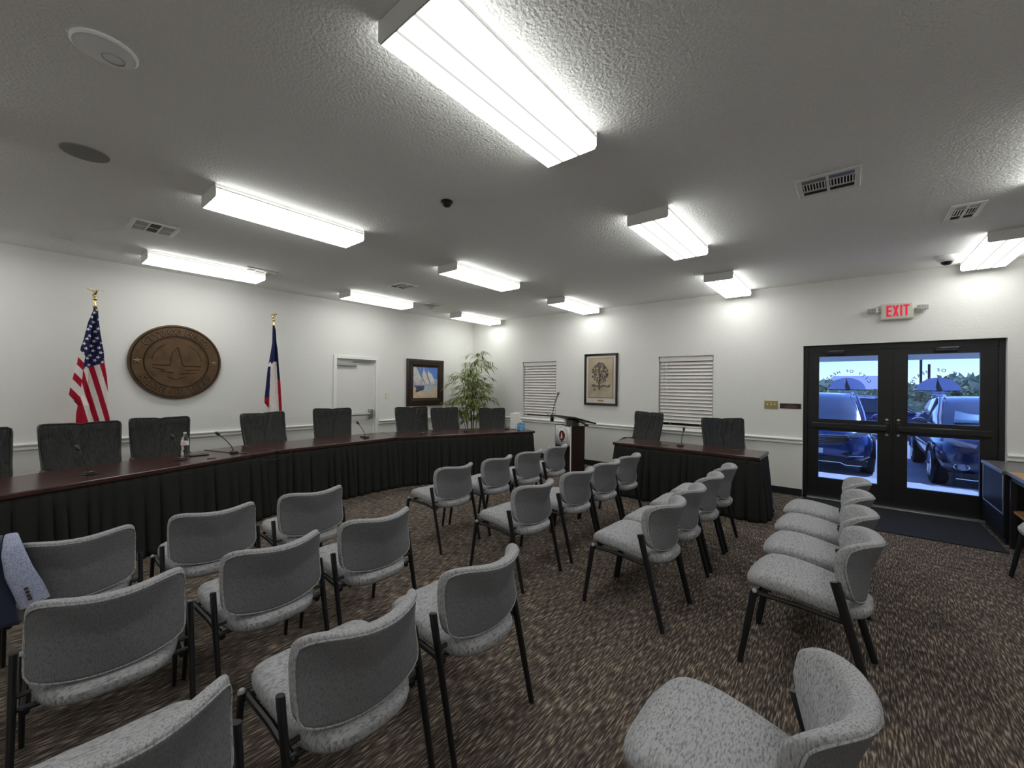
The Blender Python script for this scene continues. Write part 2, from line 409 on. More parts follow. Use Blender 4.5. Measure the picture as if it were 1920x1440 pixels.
# white side door in the left wall
d2 = struct(thing('door_2', None, None, (-.085, -3.05, 0)))
MB().box(-.02, .022, -.395, .395, .008, 1.985).build('door_leaf', M['doorw'], d2, bevel=.002)
tr = MB()
for s_ in (-1, 1): tr.box(.085, .103, s_*.395-(.062 if s_ < 0 else 0), s_*.395+(.062 if s_ > 0 else 0), 0, 2.047)
tr.box(.085, .103, -.395, .395, 1.985, 2.047)
for s_ in (-1, 1): tr.box(.103, .112, s_*.457-(.016 if s_ > 0 else 0), s_*.457+(.016 if s_ < 0 else 0), 0, 2.047)
tr.build('door_casing', M['trim'], d2, bevel=.004)
st = MB()
for s_ in (-1, 1): st.box(.022, .04, s_*.395-(.016 if s_ > 0 else 0), s_*.395+(.016 if s_ < 0 else 0), 0, 1.985)
st.box(.022, .04, -.379, .379, 1.969, 1.985); st.build('door_stop', M['trim'], d2)
MB().box(.022, .068, -.375, .02, 1.855, 1.925).build('door_closer', M['steel'], d2, bevel=.008)
MB().tube([(.045, -.06, 1.925), (.055, -.03, 1.945), (.075, .30, 1.955)], .010, 8).build('closer_arm', M['steel'], d2)
pb = MB().tube([(.075, -.36, .945), (.075, .31, .945)], .022, 12); pb.build('panic_bar', M['steel'], d2)
MB().box(.022, .095, .27, .355, .865, 1.045).build('lock_case', M['steel'], d2, bevel=.012)
MB().box(.022, .060, -.38, -.33, .90, .99).build('hinge_bracket', M['steel'], d2, bevel=.006)

# black glazed double door
d1 = struct(thing('door_1', None, None, (7.5625, .09, 0)))
MB().box(-.943, -.895, -.02, .07, 0, 2.136).box(.895, .943, -.02, .07, 0, 2.136).box(-.895, .895, -.02, .07, 2.065, 2.136).build('door_frame', M['bronzealu'], d1, bevel=.003)
MB().box(-.895, .895, -.085, .07, 0, .012).build('threshold', M['alu'], d1, bevel=.003)
def decal(parent, cx_, cz_, k):
    # mirrored because it is read from the street; fn x -> -x
    fn = lambda x, y, h: (cx_ - x, .0335 + h, cz_ + y)
    a = MB(); arc_text(a, 'CITY OF HEATH', .238, .054, fn, 90, span=126, bold=.0008, depth=.0008)
    a.build('lettering', M['decalblue'], parent, smooth=False)
    r = .195; sk = .84
    outer = [(r*cos(PI*i/28), r*sin(PI*i/28)*sk) for i in range(29)]
    sail = [(-.012, .005), (.004, .012), (.048, .010), (.020, .035), (.016, .075), (.008, .150), (-.006, .10), (-.016, .06), (-.034, .012)]
    pts = [fn(x, y, .0004) for x, y in outer]
    d = MB(); d.poly3(pts, (0, .0006, 0)); d.build('sun_disc', M['decalfrost'], parent, smooth=False)
    sl = MB(); sl.poly3([fn(x, y, -.0005) for x, y in [(-.040,.004),(.010,.004),(.022,.05),(.014,.10),(.004,.158),(-.008,.10),(-.026,.045)]], (0, -.0008, 0)); sl.build('sail', M['decalsail'], parent, smooth=False)
    ln = MB(); ln.poly3([fn(x, y, -.0005) for x, y in [(-.197,-.004),(.197,-.004),(.197,.004),(-.197,.004)]], (0, -.0008, 0))
    ln.build('waterline', M['decalblue'], parent, smooth=False)
    rp = MB()
    for (x0, x1, yy) in ((-.10,.07,-.022), (-.06,.09,-.045), (-.05,.03,-.068)):
        n = 14; up = [(x0+(x1-x0)*i/n, yy + .009*sin(PI*i/n)) for i in range(n+1)]; dn = [(x0+(x1-x0)*i/n, yy - .009*sin(PI*i/n)) for i in range(n, -1, -1)]
        rp.poly3([fn(x, y, 0) for x, y in up + dn[1:-1]], (0, .0006, 0))
    rp.build('ripples', M['decalfrost'], parent, smooth=False)
M['decalblue'] = mat('decal_blue', (.035,.06,.16), .6)
def frost_mat():
    m = bpy.data.materials.new('frosted_blue_vinyl'); m.use_nodes = True; N = m.node_tree.nodes; L = m.node_tree.links; N.clear()
    out = N.new('ShaderNodeOutputMaterial'); t = N.new('ShaderNodeBsdfTransparent'); g = N.new('ShaderNodeBsdfTranslucent'); mx = N.new('ShaderNodeMixShader')
    t.inputs[0].default_value = (.6,.65,.85,1); g.inputs[0].default_value = (.62,.68,.92,1); mx.inputs[0].default_value = .6
    L.new(t.outputs[0], mx.inputs[1]); L.new(g.outputs[0], mx.inputs[2]); L.new(mx.outputs[0], out.inputs[0]); return m
M['decalfrost'] = frost_mat()
M['decalsail'] = mat('decal_sail', (.42,.42,.22), .6)
for s_ in (-1, 1):
    cx = s_*.4475
    gl = (-.765, -.145) if s_ < 0 else (.14, .754)      # glass extents
    x0, x1 = (-.895, -.001) if s_ < 0 else (.001, .895)
    L_ = MB()
    L_.box(x0, gl[0], .008, .052, .015, 2.062).box(gl[1], x1, .008, .052, .015, 2.062)
    L_.box(gl[0], gl[1], .008, .052, .015, .285).box(gl[0], gl[1], .008, .052, .948, 1.112).box(gl[0], gl[1], .008, .052, 1.982, 2.062)
    lf = L_.build('door_leaf', M['bronzealu'], d1, bevel=.0008)
    if s_ < 0: MB().box(-.03, .03, .053, .060, .015, 2.062).build('astragal', M['bronzealu'], lf)
    MB().box(gl[0]-.004, gl[1]+.004, .026, .032, 1.108, 1.986).build('glass_pane', M['tint'], lf, smooth=False)
    MB().box(gl[0]-.004, gl[1]+.004, .026, .032, .281, .952).build('glass_pane', M['tint'], lf, smooth=False)
    MB().box(x0+.05, x1-.05, -.055, .008, .985, 1.065).build('panic_bar', M['bronzealu'], lf, bevel=.012)
    hx = -.055 if s_ < 0 else .055
    for zz in (1.135, .985-.045):
        Mx = Matrix.Rotation(PI/2, 4, 'X'); MB().lathe([(.016,0),(.016,.008),(.010,.010)], (hx, .008, zz), 16, Mx).build('lock_cylinder', M['alu'], lf)
    MB().box(hx-.022, hx+.022, -.03, .008, .96, 1.10).build('latch_case', M['bronzealu'], lf, bevel=.006)
    cxx = (x0+.30 if s_ < 0 else x1-.42)
    MB().box(cxx-.10, cxx+.10, -.045, .008, 2.008, 2.058).build('door_closer', M['plastic'], lf, bevel=.006)
    MB().box(cxx-.06, cxx+.10, -.048, -.044, 2.050, 2.056).build('closer_arm', M['alu'], lf)
    cz_ = 1.522; cxg = (gl[0]+gl[1])/2
    decal(lf, cxg + (-.005 if s_ < 0 else -.035), cz_, s_)

# ------------------------------------------------------------------ ceiling: lights, vents, speakers, cameras
def make_light():
    t = thing('ceiling_light', 'x', 'ceiling light')
    W, L_, D = .176, .605, .100
    MB().box(-W+.012, W-.012, -L_, L_, -.030, 0).build('housing', M['white'], t, bevel=.004)
    # wrap-around lens: bottom, sloped shoulders and sides
    pr = [(-W,-.034),(-W,-.086),(-W+.012,-D),(W-.012,-D),(W,-.086),(W,-.034)]
    l = MB(); n = len(pr)
    vs = [(x, -L_+.004, z) for x, z in pr] + [(x, L_-.004, z) for x, z in pr]
    l.add(vs, [(i, i+1, n+i+1, n+i) for i in range(n-1)])
    l.build('lens', M['lens'], t, smooth=False)
    for s_ in (-1, 1):
        y0, y1 = sorted((s_*(L_-.004), s_*(L_+.004)))
        e = MB().add([(x, y0, z) for x, z in [(-W,-.003)]+pr[0:]+[(W,-.003)]] + [(x, y1, z) for x, z in [(-W,-.003)]+pr[0:]+[(W,-.003)]],
                     [tuple(range(8))[::-1], tuple(range(8, 16))] + [(i, (i+1) % 8, 8+(i+1) % 8, 8+i) for i in range(8)])
        e.build('end_cap', M['white'], t, smooth=False)
    tr = MB()
    for s_ in (-1, 1): tr.box(s_*W-.003, s_*W+.003, -L_, L_, -.040, -.030)
    tr.build('edge_trim', M['white'], t)
    return t
LX = [.835, 3.30, 5.805, 8.295]; LY = [-.735, -3.15, -5.585, -8.02]
colw = ['dais-wall line', 'dais-front line', 'middle line', 'glass-door line']
roww = ['nearest the blinds wall', 'second from the blinds wall', 'third from the blinds wall', 'fourth from the blinds wall']
L0 = make_light(); first = True
for i, x in enumerate(LX):
    for j, y in enumerate(LY):
        t = L0 if first else copy_tree(L0); first = False
        t.location = (x, y, H)
        lab = 'white ceiling light in the %s, %s' % (colw[i], roww[j])
        if (i, j) == (2, 2): lab = 'largest-looking ceiling light, overhead at the top of the photo'
        tag(t, lab, 'ceiling light', 'fluorescent wraparound ceiling lights')

def vent(x, y, wx, wy, label, style, rz=0):
    t = thing('ceiling_vent', label, 'vent', (x, y, H), rz, 'white ceiling air vents')
    fr = MB(); b = .034
    fr.box(-wx, wx, -wy, -wy+b, -.012, 0).box(-wx, wx, wy-b, wy, -.012, 0).box(-wx, -wx+b, -wy+b, wy-b, -.012, 0).box(wx-b, wx, -wy+b, wy-b, -.012, 0)
    fr.build('frame', M['whitepl'], t, bevel=.004)
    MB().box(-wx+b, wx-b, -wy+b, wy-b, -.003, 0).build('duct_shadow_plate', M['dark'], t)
    ix, iy = wx-b, wy-b; s = MB()
    if style == 'end':      # louvre banks at both ends, long blades between
        for sg in (-1, 1):
            y0 = sg*(iy-.045)
            for k in range(8):
                xx = -ix+.012 + k*(2*ix-.024)/7
                s.obox((xx, y0, -.007), (.0030, 0, 0), (0, .042, 0), (0, 0, .004))
        for sg in (-1, 1): s.box(-ix, ix, sg*(iy-.096)-.006, sg*(iy-.096)+.006, -.012, -.002)
        s.box(-.005, .005, -iy, iy, -.012, -.002)
        for xx in (-ix*.5, ix*.5): s.obox((xx, 0, -.008), (.022, 0, .003), (0, iy-.11, 0), (-.0006, 0, .001), 1)
    else:                   # two rows of short blades on a cross bar
        s.box(-.009, .009, -iy, iy, -.012, -.002)
        s.box(-ix, ix, iy*.42, iy*.42+.008, -.012, -.002).box(-ix, ix, -iy*.55, -iy*.55+.008, -.012, -.002)
        n = max(8, int(2*ix/.0165))
        for k in range(n):
            xx = -ix + (k+.5)*2*ix/n
            s.obox((xx, -iy*.06, -.008), (.0026, 0, .0012), (0, iy*.46, 0), (0, 0, .004))
        s.obox((0, -iy*.80, -.006), (ix, 0, 0), (0, iy*.17, 0), (0, 0, .002), 1)
    s.build('louvre', [M['whitepl'], M['greylam']], t, smooth=False)
vent(1.925, -6.287, .180, .175, 'louvred ceiling vent over the dais, left of the second light fixture', 'end')
vent(1.02, -5.06, .145, .19, 'ceiling vent touching the end of the light above the oval seal', 'end')
vent(1.905, -3.42, .15, .18, 'ceiling vent between the two back rows of lights, in front of the side door', 'two', 90)
vent(1.13, -2.19, .15, .17, 'small-looking ceiling vent above the sailboat painting', 'two', 90)
vent(7.00, -3.415, .182, .175, 'ceiling vent with two banks of short blades, nearest the glass door lights', 'two')
vent(7.855, -2.135, .10, .20, 'square-looking ceiling vent above the exit door, at the right', 'two')

t = thing('ceiling_speaker', 'large round white flush speaker with a dark inner ring on the ceiling', 'ceiling speaker', (4.545, -6.885, H))
MB().lathe([(.112,0),(.112,-.008),(.104,-.014),(.094,-.013)], n=48).build('rim', M['spk'], t)
MB().lathe([(.094,-.013),(.06,-.018),(.001,-.020)], n=48).build('grille', M['spk'], t)
MB().lathe([(.040,-.016),(.040,-.0208),(.0375,-.0208),(.0375,-.016)], (-.022, .03, 0), n=32).build('ring', M['bolt'], t)
M['paintgrey'] = mat('grey_painted_grille', (.30,.30,.29), .9, bump=(300,.6,.004))
t = thing('ceiling_speaker', 'round dull grey flush speaker on the ceiling at the left', 'ceiling speaker', (3.265, -6.85, H))
MB().lathe([(.117,0),(.115,-.006),(.108,-.007)], n=40).build('rim', M['paintgrey'], t)
MB().lathe([(.108,-.006),(.001,-.009)], n=40).build('grille', M['paintgrey'], t)
t = thing('ceiling_speaker', 'faint round flush speaker on the ceiling beside the fixtures near the door', 'ceiling speaker', (5.75, -2.01, H))
MB().lathe([(.108,0),(.106,-.004),(.10,-.005),(.001,-.006)], n=40).build('grille', M['ceil'], t)
t = thing('ceiling_speaker', 'faint flush speaker on the ceiling above the tree drawing', 'ceiling speaker', (3.23, -2.02, H))
MB().lathe([(.108,0),(.106,-.004),(.10,-.005),(.001,-.006)], n=40).build('grille', M['ceil'], t)
t = thing('smoke_detector', 'white domed detector on the ceiling above the flag at the left', 'smoke detector', (.745, -6.835, H))
MB().lathe([(.085,0),(.085,-.012),(.070,-.020)], n=28).build('base', M['whitepl'], t)
MB().lathe([(.070,-.012),(.068,-.040),(.050,-.055),(.001,-.058)], n=28).build('cover', M['white'], t)
t = thing('smoke_detector', 'small white detector on the ceiling beside the vent above the painting', 'smoke detector', (.86, -1.98, H))
MB().lathe([(.070,0),(.070,-.012),(.060,-.018)], n=24).build('base', M['whitepl'], t)
MB().lathe([(.058,-.012),(.054,-.038),(.038,-.048),(.001,-.050)], n=24).build('cover', M['white'], t)
t = thing('dome_camera', 'small black dome camera on the ceiling beyond the big overhead light', 'camera', (4.594, -4.908, H))
MB().lathe([(.050,0),(.052,-.008),(.040,-.022)], n=28).build('bezel', M['plastic'], t)
MB().lathe([(.040,-.018),(.034,-.034),(.018,-.044),(.001,-.046)], n=24).build('lens_dome', M['blackmetal'], t)
t = thing('dome_camera', 'white dome security camera on the ceiling beside the right-hand light', 'camera', (7.955, -.56, H))
MB().lathe([(.095,0),(.093,-.026),(.072,-.056),(.052,-.064)], n=32).build('housing', M['white'], t)
MB().lathe([(.052,-.058),(.046,-.080),(.026,-.097),(.001,-.100)], n=24).build('lens_dome', M['plastic'], t)

# ------------------------------------------------------------------ stacking chairs
XS = [(0,.085),(.31,.112),(.50,.122),(.76,.112),(1,.066)]
XC = [(0,.040),(.14,.036),(.55,.016),(.80,-.012),(1,-.034)]
def back_fn(a, b, d):
    s_ = a/.222; h = (b+1)/2
    q = min(1.0, abs(s_))**2.1
    x = lerpt(XS, h)*q + lerpt(XC, h)*(1-q)
    zb = .458 + .036*q; zt = .764 + .040*q
    return (x + d, a, zb + (zt-zb)*h)
BACKP = [(.001,0),(.5,0),(.90,0),(.95,.001),(.975,.005),(.992,.013),(1.0,.024),(.995,.036),(.978,.046),(.945,.053),(.86,.057),(.5,.058),(.001,.058)]
def seat_fn(a, b, d):
    # a along x (front +), b along y
    s_ = b/.232; b *= 1 - .12*smoothstep(.15, -.272, a)
    x = .308 + a*.955
    if a < 0: x += (1-min(1, abs(s_))**2)*-.040
    z = .434 + .048*smoothstep(-.28, .12, a) - .032*smoothstep(.18, .285, a)
    return (x, b, z + d - .012*(1-min(1, abs(s_))**2)*(1 if d > 0 else -.5))
SEATP = [(.001,-.060),(.6,-.060),(.90,-.057),(.955,-.050),(.985,-.039),(1,-.025),(.997,-.010),(.98,.004),(.95,.014),(.89,.022),(.78,.028),(.6,.032),(.001,.034)]
def back_outline(w_, k=1.0):
    def f(t):
        a, b = cos(t), sin(t); n = 3.9 if b > 0 else 12.0; d = (abs(a)**n + abs(b)**n)**(1/n)
        return a/d*w_, b/d*k
    return f
def make_chair():
    t = thing('stacking_chair', 'x', 'chair')
    MB().pillow(sell(.272, .232, 4.0), SEATP, seat_fn, 60).build('seat', M['fabs'], t, angle=70)
    b = MB().pillow(back_outline(.222), BACKP, back_fn, 80).build('backrest', M['fab'], t, angle=70)
    pf = lambda a, b, d: back_fn(a, b*.955-.043, d)
    MB().pillow(back_outline(.2185), [(.001,-.0045),(.35,-.0045),(.7,-.0045),(.9,-.0045),(.965,-.004),(.99,-.001),(1,.004),(.9,.006),(.7,.006),(.35,.006),(.001,.006)], pf, 80).build('back_panel', M['fabshade'], b, angle=70)
    o = back_outline(.2185); pts = [pf(*o(2*PI*k/72), -.0015) for k in range(73)]
    MB().tube(pts, .0038, 6, cap=False).build('piping', M['fab'], b)
    for s_ in (-1, 1):
        y = s_*.243
        MB().tube([(.004, y, .004), (.155, y, .578)], [.016,.0225], 14, sx=.54, up=(1,0,0)).build('leg', M['blackmetal'], t)
        f = MB().tube([(.570, s_*.247, .004), (.503, y, .418)], [.0145,.0185], 14, sx=.62, up=(1,0,0)).build('leg', M['blackmetal'], t)
        MB().lathe([(.013,0),(.013,.010),(.008,.016),(.001,.017)], (.502, y, .412), 14).build('leg_cap', M['bolt'], f)
    r = MB()
    for s_ in (-1, 1):
        r.tube([(.505, s_*.228, .404), (.30, s_*.218, .398), (.115, s_*.215, .380)], .013, 8)
        r.tube([(.118, s_*.246, .445), (.118, s_*.20, .445)], .009, 8)
    r.tube([(.49, -.24, .398), (.49, .24, .398)], .010, 8).tube([(.13, -.24, .390), (.13, .24, .390)], .010, 8)
    r.build('seat_frame', M['blackmetal'], t)
    return t
CH0 = make_chair(); used = [False]
def chair(rx, cy, yaw, label, group):
    t = CH0 if not used[0] else copy_tree(CH0); used[0] = True
    # rx: where the rear legs stand; chairs face the dais (-x)
    t.location = (rx, cy, 0); t.rotation_euler = (0, 0, PI + math.radians(yaw)); tag(t, label, 'chair', group); return t
Rw = ['front', 'second', 'third', 'rear']; 
pos = ['at the aisle end', 'second from the aisle', 'third from the aisle', 'at the far end']
near = ['with the long skirted dais straight ahead', 'behind the front row', 'behind the second row', 'nearest the glass door']
RX = [(4.315, [(-4.432,-1),(-3.805,4),(-3.24,2),(-2.665,5)]), (5.298, [(-4.492,-2),(-3.812,-1),(-3.255,-1),(-2.70,1)]), (6.262, [(-4.318,-3),(-3.808,-1),(-3.22,1),(-2.668,1)]), (7.245, [(-4.308,-2),(-3.755,0),(-3.20,0),(-2.64,0)])]
for i, (x, ys) in enumerate(RX):
    for j, (y, yaw) in enumerate(ys):
        chair(x, y, yaw, 'grey fabric stacking chair, %s row on the door side, %s' % (Rw[i], pos[j]), 'grey chairs on the door side of the aisle')
LXr = [(4.24, [(-5.752,-3),(-6.344,-3),(-6.925,-2)]), (5.068, [(-5.748,-2),(-6.304,1),(-6.889,-4)]), (5.958, [(-5.772,-1),(-6.364,-1),(-6.972,-2)])]
posl = ['at the aisle end', 'second from the aisle', 'third from the aisle']
for i, (x, ys) in enumerate(LXr):
    for j, (y, yaw) in enumerate(ys):
        lab = 'grey fabric stacking chair, %s row on the flag side, %s' % (Rw[i], posl[j])
        if (i, j) == (0, 2): lab = 'grey fabric stacking chair with a jacket hung over its back, front row'
        chair(x, y, yaw, lab, 'grey chairs on the flag side of the aisle')
chair(7.165, -5.795, 0, 'grey fabric chair in the foreground, cut off by the bottom of the photo', 'grey chairs on the flag side of the aisle')
chair(8.735, -2.150, 0, 'grey fabric chair cut off by the right edge, beside the wooden desk', 'grey chairs by the desk')

# jacket over the chair back
jx, jy = 4.24, -6.925
def jacket_panel(y0, y1, ztop, zb_f, zb_b, xb, xf, seed):
    rr = random.Random(seed); ph = [rr.random()*6 for _ in range(3)]
    def fn(u, v):
        y = y0 + (y1-y0)*u
        wv = .010*sin(7*u*PI/2+ph[0]) + .006*sin(15*u+ph[1])
        # v 0..1: back hem -> over the top -> front hem
        if v < .46:
            k = v/.46; z = zb_b + (ztop-zb_b)*k; x = xb + .030*(1-k) + wv*(1-k*.7)
        elif v < .54:
            k = (v-.46)/.08; x = xb + (xf-xb)*k; z = ztop + .014*sin(PI*k)
        else:
            k = (v-.54)/.46; z = ztop + (zb_f-ztop)*k; x = xf - .02*k - wv*k
        y = y0 + (y1 + .055*max(0, min(1, (ztop-z)/.36)) - y0)*u
        return (x, y, z)
    return fn
jt = thing('jacket', 'navy jacket with a pale blue-grey sleeve hung over the chair back at the left edge', 'jacket', (jx, jy, 0))
MB().grid(jacket_panel(-.62, -.232, .806, .50, .45, .040, -.135, 3), 22, 40).build('jacket_body', M['navy'], jt, thick=.008)
# sleeve: tapered flattened tube hanging from the chair top
pts = [(-.10, -.205, .815), (-.05, -.206, .826), (.02, -.205, .822), (.060, -.200, .77), (.068, -.182, .68), (.066, -.155, .60), (.060, -.134, .525)]
sl = MB(); rad = [.016, .020, .024, .034, .042, .046, .047]
sl.tube(pts, rad, 18, sx=.30, up=(0,1,0))
so = sl.build('sleeve', M['tweed'], jt, angle=75)
for k in range(4):
    Mx = Matrix.Rotation(PI/2, 4, 'Y'); MB().lathe([(.0065,-.006),(.0070,.003),(.005,.004),(.001,.004)], (.080, -.162+.004*k, .605-.016*k), 12, Mx).build('button', M['button'], so)

# ------------------------------------------------------------------ dais tables with pleated skirts
def skirt(pts, z1, seed, per=.105, out=.002):
    # pts: plan polyline (outer side to the right of travel); returns a pleated sheet hanging from z1 to the floor
    rr = random.Random(seed); P = [Vector((*p, 0)) for p in pts]; seg = [(P[i+1]-P[i]).length for i in range(len(P)-1)]; tot = sum(seg)
    n = int(tot/.011); ph = []; s_ = 0
    while s_ < tot + .3:
        ln = per*(.65 + .8*rr.random()); ph.append((s_, ln, .6+.8*rr.random(), rr.uniform(-.03, .03))); s_ += ln
    def at(s):
        s = max(0, min(tot, s)); i = 0
        while i < len(seg)-1 and s > seg[i]: s -= seg[i]; i += 1
        d = (P[i+1]-P[i]).normalized(); p = P[i] + d*s; nn = Vector((d.y, -d.x, 0))
        # soften the corner normals
        if i > 0 and s < .05:
            d0 = (P[i]-P[i-1]).normalized(); n0 = Vector((d0.y, -d0.x, 0)); nn = (nn*(.5+s*10) + n0*(.5-s*10)).normalized()
        if i < len(seg)-1 and seg[i]-s < .05:
            d2 = (P[i+2]-P[i+1]).normalized(); n2 = Vector((d2.y, -d2.x, 0)); e = seg[i]-s; nn = (nn*(.5+e*10) + n2*(.5-e*10)).normalized()
        return p, nn
    R = 14
    def fn(u, v):
        z = z1*(1-v) + .004*v; s = u*tot
        k = 0
        for q in ph:
            if q[0] <= s: k = q
            else: break
        f = (s-k[0])/k[1]; f = max(0, min(1, f))
        p, nn = at(s + k[3]*v*sin(PI*f))
        prof = (sin(PI*f))**.40           # rounded pleat with a sharp valley
        off = out + prof*(.010 + .060*v**.7*k[2]) + .024*v
        if v > .97: off += .008
        q = p + nn*off; return (q.x, q.y, z)
    return MB().grid(fn, n, R)
def table(name, label, poly, skirt_pts, seed, grommets, group):
    cx = sum(p[0] for p in poly)/len(poly); cy = sum(p[1] for p in poly)/len(poly)
    t = thing(name, label, 'table', (cx, cy, 0), 0, group)
    lp = [(x-cx, y-cy) for x, y in poly]
    MB().prism(lp, TT-.040, TT).build('tabletop', M['mahog'], t, bevel=.008, smooth=False)
    skirt([(x-cx, y-cy) for x, y in skirt_pts], TT-.040, seed).build('skirt', M['skirt'], t, thick=.003, angle=80)
    for x, y in [lp[0], lp[1], lp[2], lp[3]]:
        vx, vy = x*.86, y*.90
        MB().box(vx-.025, vx+.025, vy-.025, vy+.025, 0, TT-.040).build('leg', M['blackmetal'], t)
    for gx, gy in grommets:
        MB().lathe([(.040,0),(.040,.003),(.034,.004),(.001,.004)], (gx-cx, gy-cy, TT), 24).build('cable_grommet', M['grommet'], t)
    return t
A0, A1, A2, A3 = (2.725,-7.42), (1.945,-5.16), (1.925,-3.49), (2.872,-1.305)
B0, B1, B2, B3 = (2.015,-7.655), (1.215,-5.30), (1.200,-3.32), (2.182,-1.01)
e_ = .003
table('dais_table', 'left length of the mahogany dais table, with a bottle and two microphones', [A0, (A1[0], A1[1]-e_), (B1[0], B1[1]-e_), B0], [(A0[0]-.03,A0[1]), (A1[0]-.025, A1[1])], 11, [(2.03,-5.82)], 'dais table sections')
table('dais_table', 'middle length of the mahogany dais table, in front of the white door', [(A1[0],A1[1]+e_), (A2[0],A2[1]-e_), (B2[0],B2[1]-e_), (B1[0],B1[1]+e_)], [(A1[0]-.025,A1[1]), (A2[0]-.025,A2[1])], 12, [], 'dais table sections')
table('dais_table', 'right length of the mahogany dais table, with the tissue box', [(A2[0],A2[1]+e_), A3, B3, (B2[0],B2[1]+e_)], [(A2[0]-.025,A2[1]), (A3[0]-.035,A3[1]-.035), (B3[0]-.03, B3[1]-.045)], 13, [(1.93,-2.80),(2.22,-2.05),(2.47,-1.43)], 'dais table sections')
table('staff_table', 'two-seat mahogany table with a black skirt in front of the window', [(4.515,-1.672), (6.345,-1.705), (6.352,-1.085), (4.475,-1.085)], [(4.51,-1.10), (4.545,-1.650), (6.322,-1.682), (6.33,-1.10)], 14, [(5.19,-1.455),(6.02,-1.268)], None)

# ------------------------------------------------------------------ executive chairs
def make_exec():
    t = thing('executive_chair', 'x', 'chair')
    # backrest: leather slab, slightly waisted, gathered from a centre seam
    def bf(a, b, d):
        h = (b+1)/2; wv = 1 - .10*(1-h) + .0*h; y = a*wv
        x = -.02 + .16*(1-h)**1.6 - .035*(1 - (a/.30)**2)*(.3+.7*h) - .01
        x += .035*h
        wr = 0
        if d > .02: wr = (.0045*sin(58*a + 6*(1-h)*(1 if a > 0 else -1)) + .004*sin(97*a - 9*h + 2.2*sin(5*h+3*a))) * (1-abs(b)**6) - .007*math.exp(-(a/.008)**2)
        z = .50 + .60*h + .012*(abs(a)/.30)**2*h - .010*h*math.exp(-(a/.03)**2)
        return (x + d*.8 + wr, y, z)
    prof = [(.001,-.035),(.5,-.035),(.90,-.034),(.965,-.026),(.99,-.012),(1,.004),(.992,.022),(.97,.036),(.93,.044)] + [(r, .048) for r in (.86,.74,.62,.5,.38,.26,.14,.05,.001)]
    b = MB().pillow(sell(.30, 1.0, 16), prof, bf, 140).build('backrest', M['leather'], t, angle=70)
    o = sell(.30*.985, .985, 16); MB().tube([bf(*o(2*PI*k/90), .036) for k in range(91)], .0085, 6, cap=False).build('piping', M['leatherp'], b)
    def sf(a, b_, d): return (.27 + a, b_, .47 + d - .03*smoothstep(.15, .26, a))
    MB().pillow(sell(.26, .27, 5), [(.001,-.06),(.9,-.055),(.98,-.03),(1,0),(.98,.03),(.9,.045),(.001,.05)], sf, 40).build('seat', M['leather'], t, angle=70)
    for s_ in (-1, 1):
        MB().tube([(.05, s_*.262, .40), (.02, s_*.268, .56), (.10, s_*.268, .655), (.30, s_*.268, .665), (.40, s_*.265, .63), (.42, s_*.262, .52), (.34, s_*.25, .42)], .020, 10, sx=1.2).build('armrest', M['plastic'], t)
    MB().lathe([(.030,.10),(.030,.28),(.022,.28),(.022,.41)], (.27, 0, 0), 16).build('gas_column', M['blackmetal'], t)
    MB().box(.15, .39, -.10, .10, .385, .415).build('tilt_mechanism', M['blackmetal'], t, bevel=.01)
    for k in range(5):
        an = 2*PI*k/5 + .3; e = (.27+.30*cos(an), .30*sin(an))
        lg = MB().tube([(.27, 0, .12), (*e, .085)], [.030, .018], 8).build('base_arm', M['plastic'], t)
        c = MB(); Mx = Matrix.Rotation(an, 4, 'Z') @ Matrix.Rotation(PI/2, 4, 'X')
        c.lathe([(.028,-.022),(.030,-.012),(.030,.012),(.028,.022)], (*e, .031), 16, Mx).tube([(*e, .04), (*e, .088)], .008, 8)
        c.build('caster', M['plastic'], lg)
    return t
EX0 = make_exec(); fe = True
EX = [(1.36,-7.43,14,.60,1.105,'black leather executive chair cut off by the left edge of the photo'),
      (1.03,-6.69,8.5,.614,1.10,'black leather executive chair in front of the striped flag'),
      (.73,-6.01,-1.5,.570,1.10,'black leather executive chair below the oval seal, behind the bottle'),
      (.80,-4.92,17.9,.655,1.115,'black leather executive chair in front of the slim flag'),
      (.70,-3.87,-16,.585,1.13,'black leather executive chair in front of the white door'),
      (.83,-2.43,-12.6,.645,1.11,'black leather executive chair left of the two below the sailboat painting'),
      (1.10,-1.86,-3.3,.646,1.09,'black leather executive chair right of the two below the sailboat painting'),
      (1.45,-.88,-38.9,.555,1.06,'black leather executive chair right of the bamboo plant'),
      (4.60,-.50,-112,.58,1.12,'black leather executive chair turned sideways, left end of the staff table'),
      (5.735,-.74,-53,.590,1.103,'black leather executive chair facing out, right end of the staff table')]
for x, y, yaw, wd, zt, lab in EX:
    t = EX0 if fe else copy_tree(EX0); fe = False
    t.location = (x, y, 0); t.rotation_euler = (0, 0, math.radians(yaw)); t.scale = (1, wd/.60, zt/1.105)
    tag(t, lab, 'chair', 'black leather executive chairs')

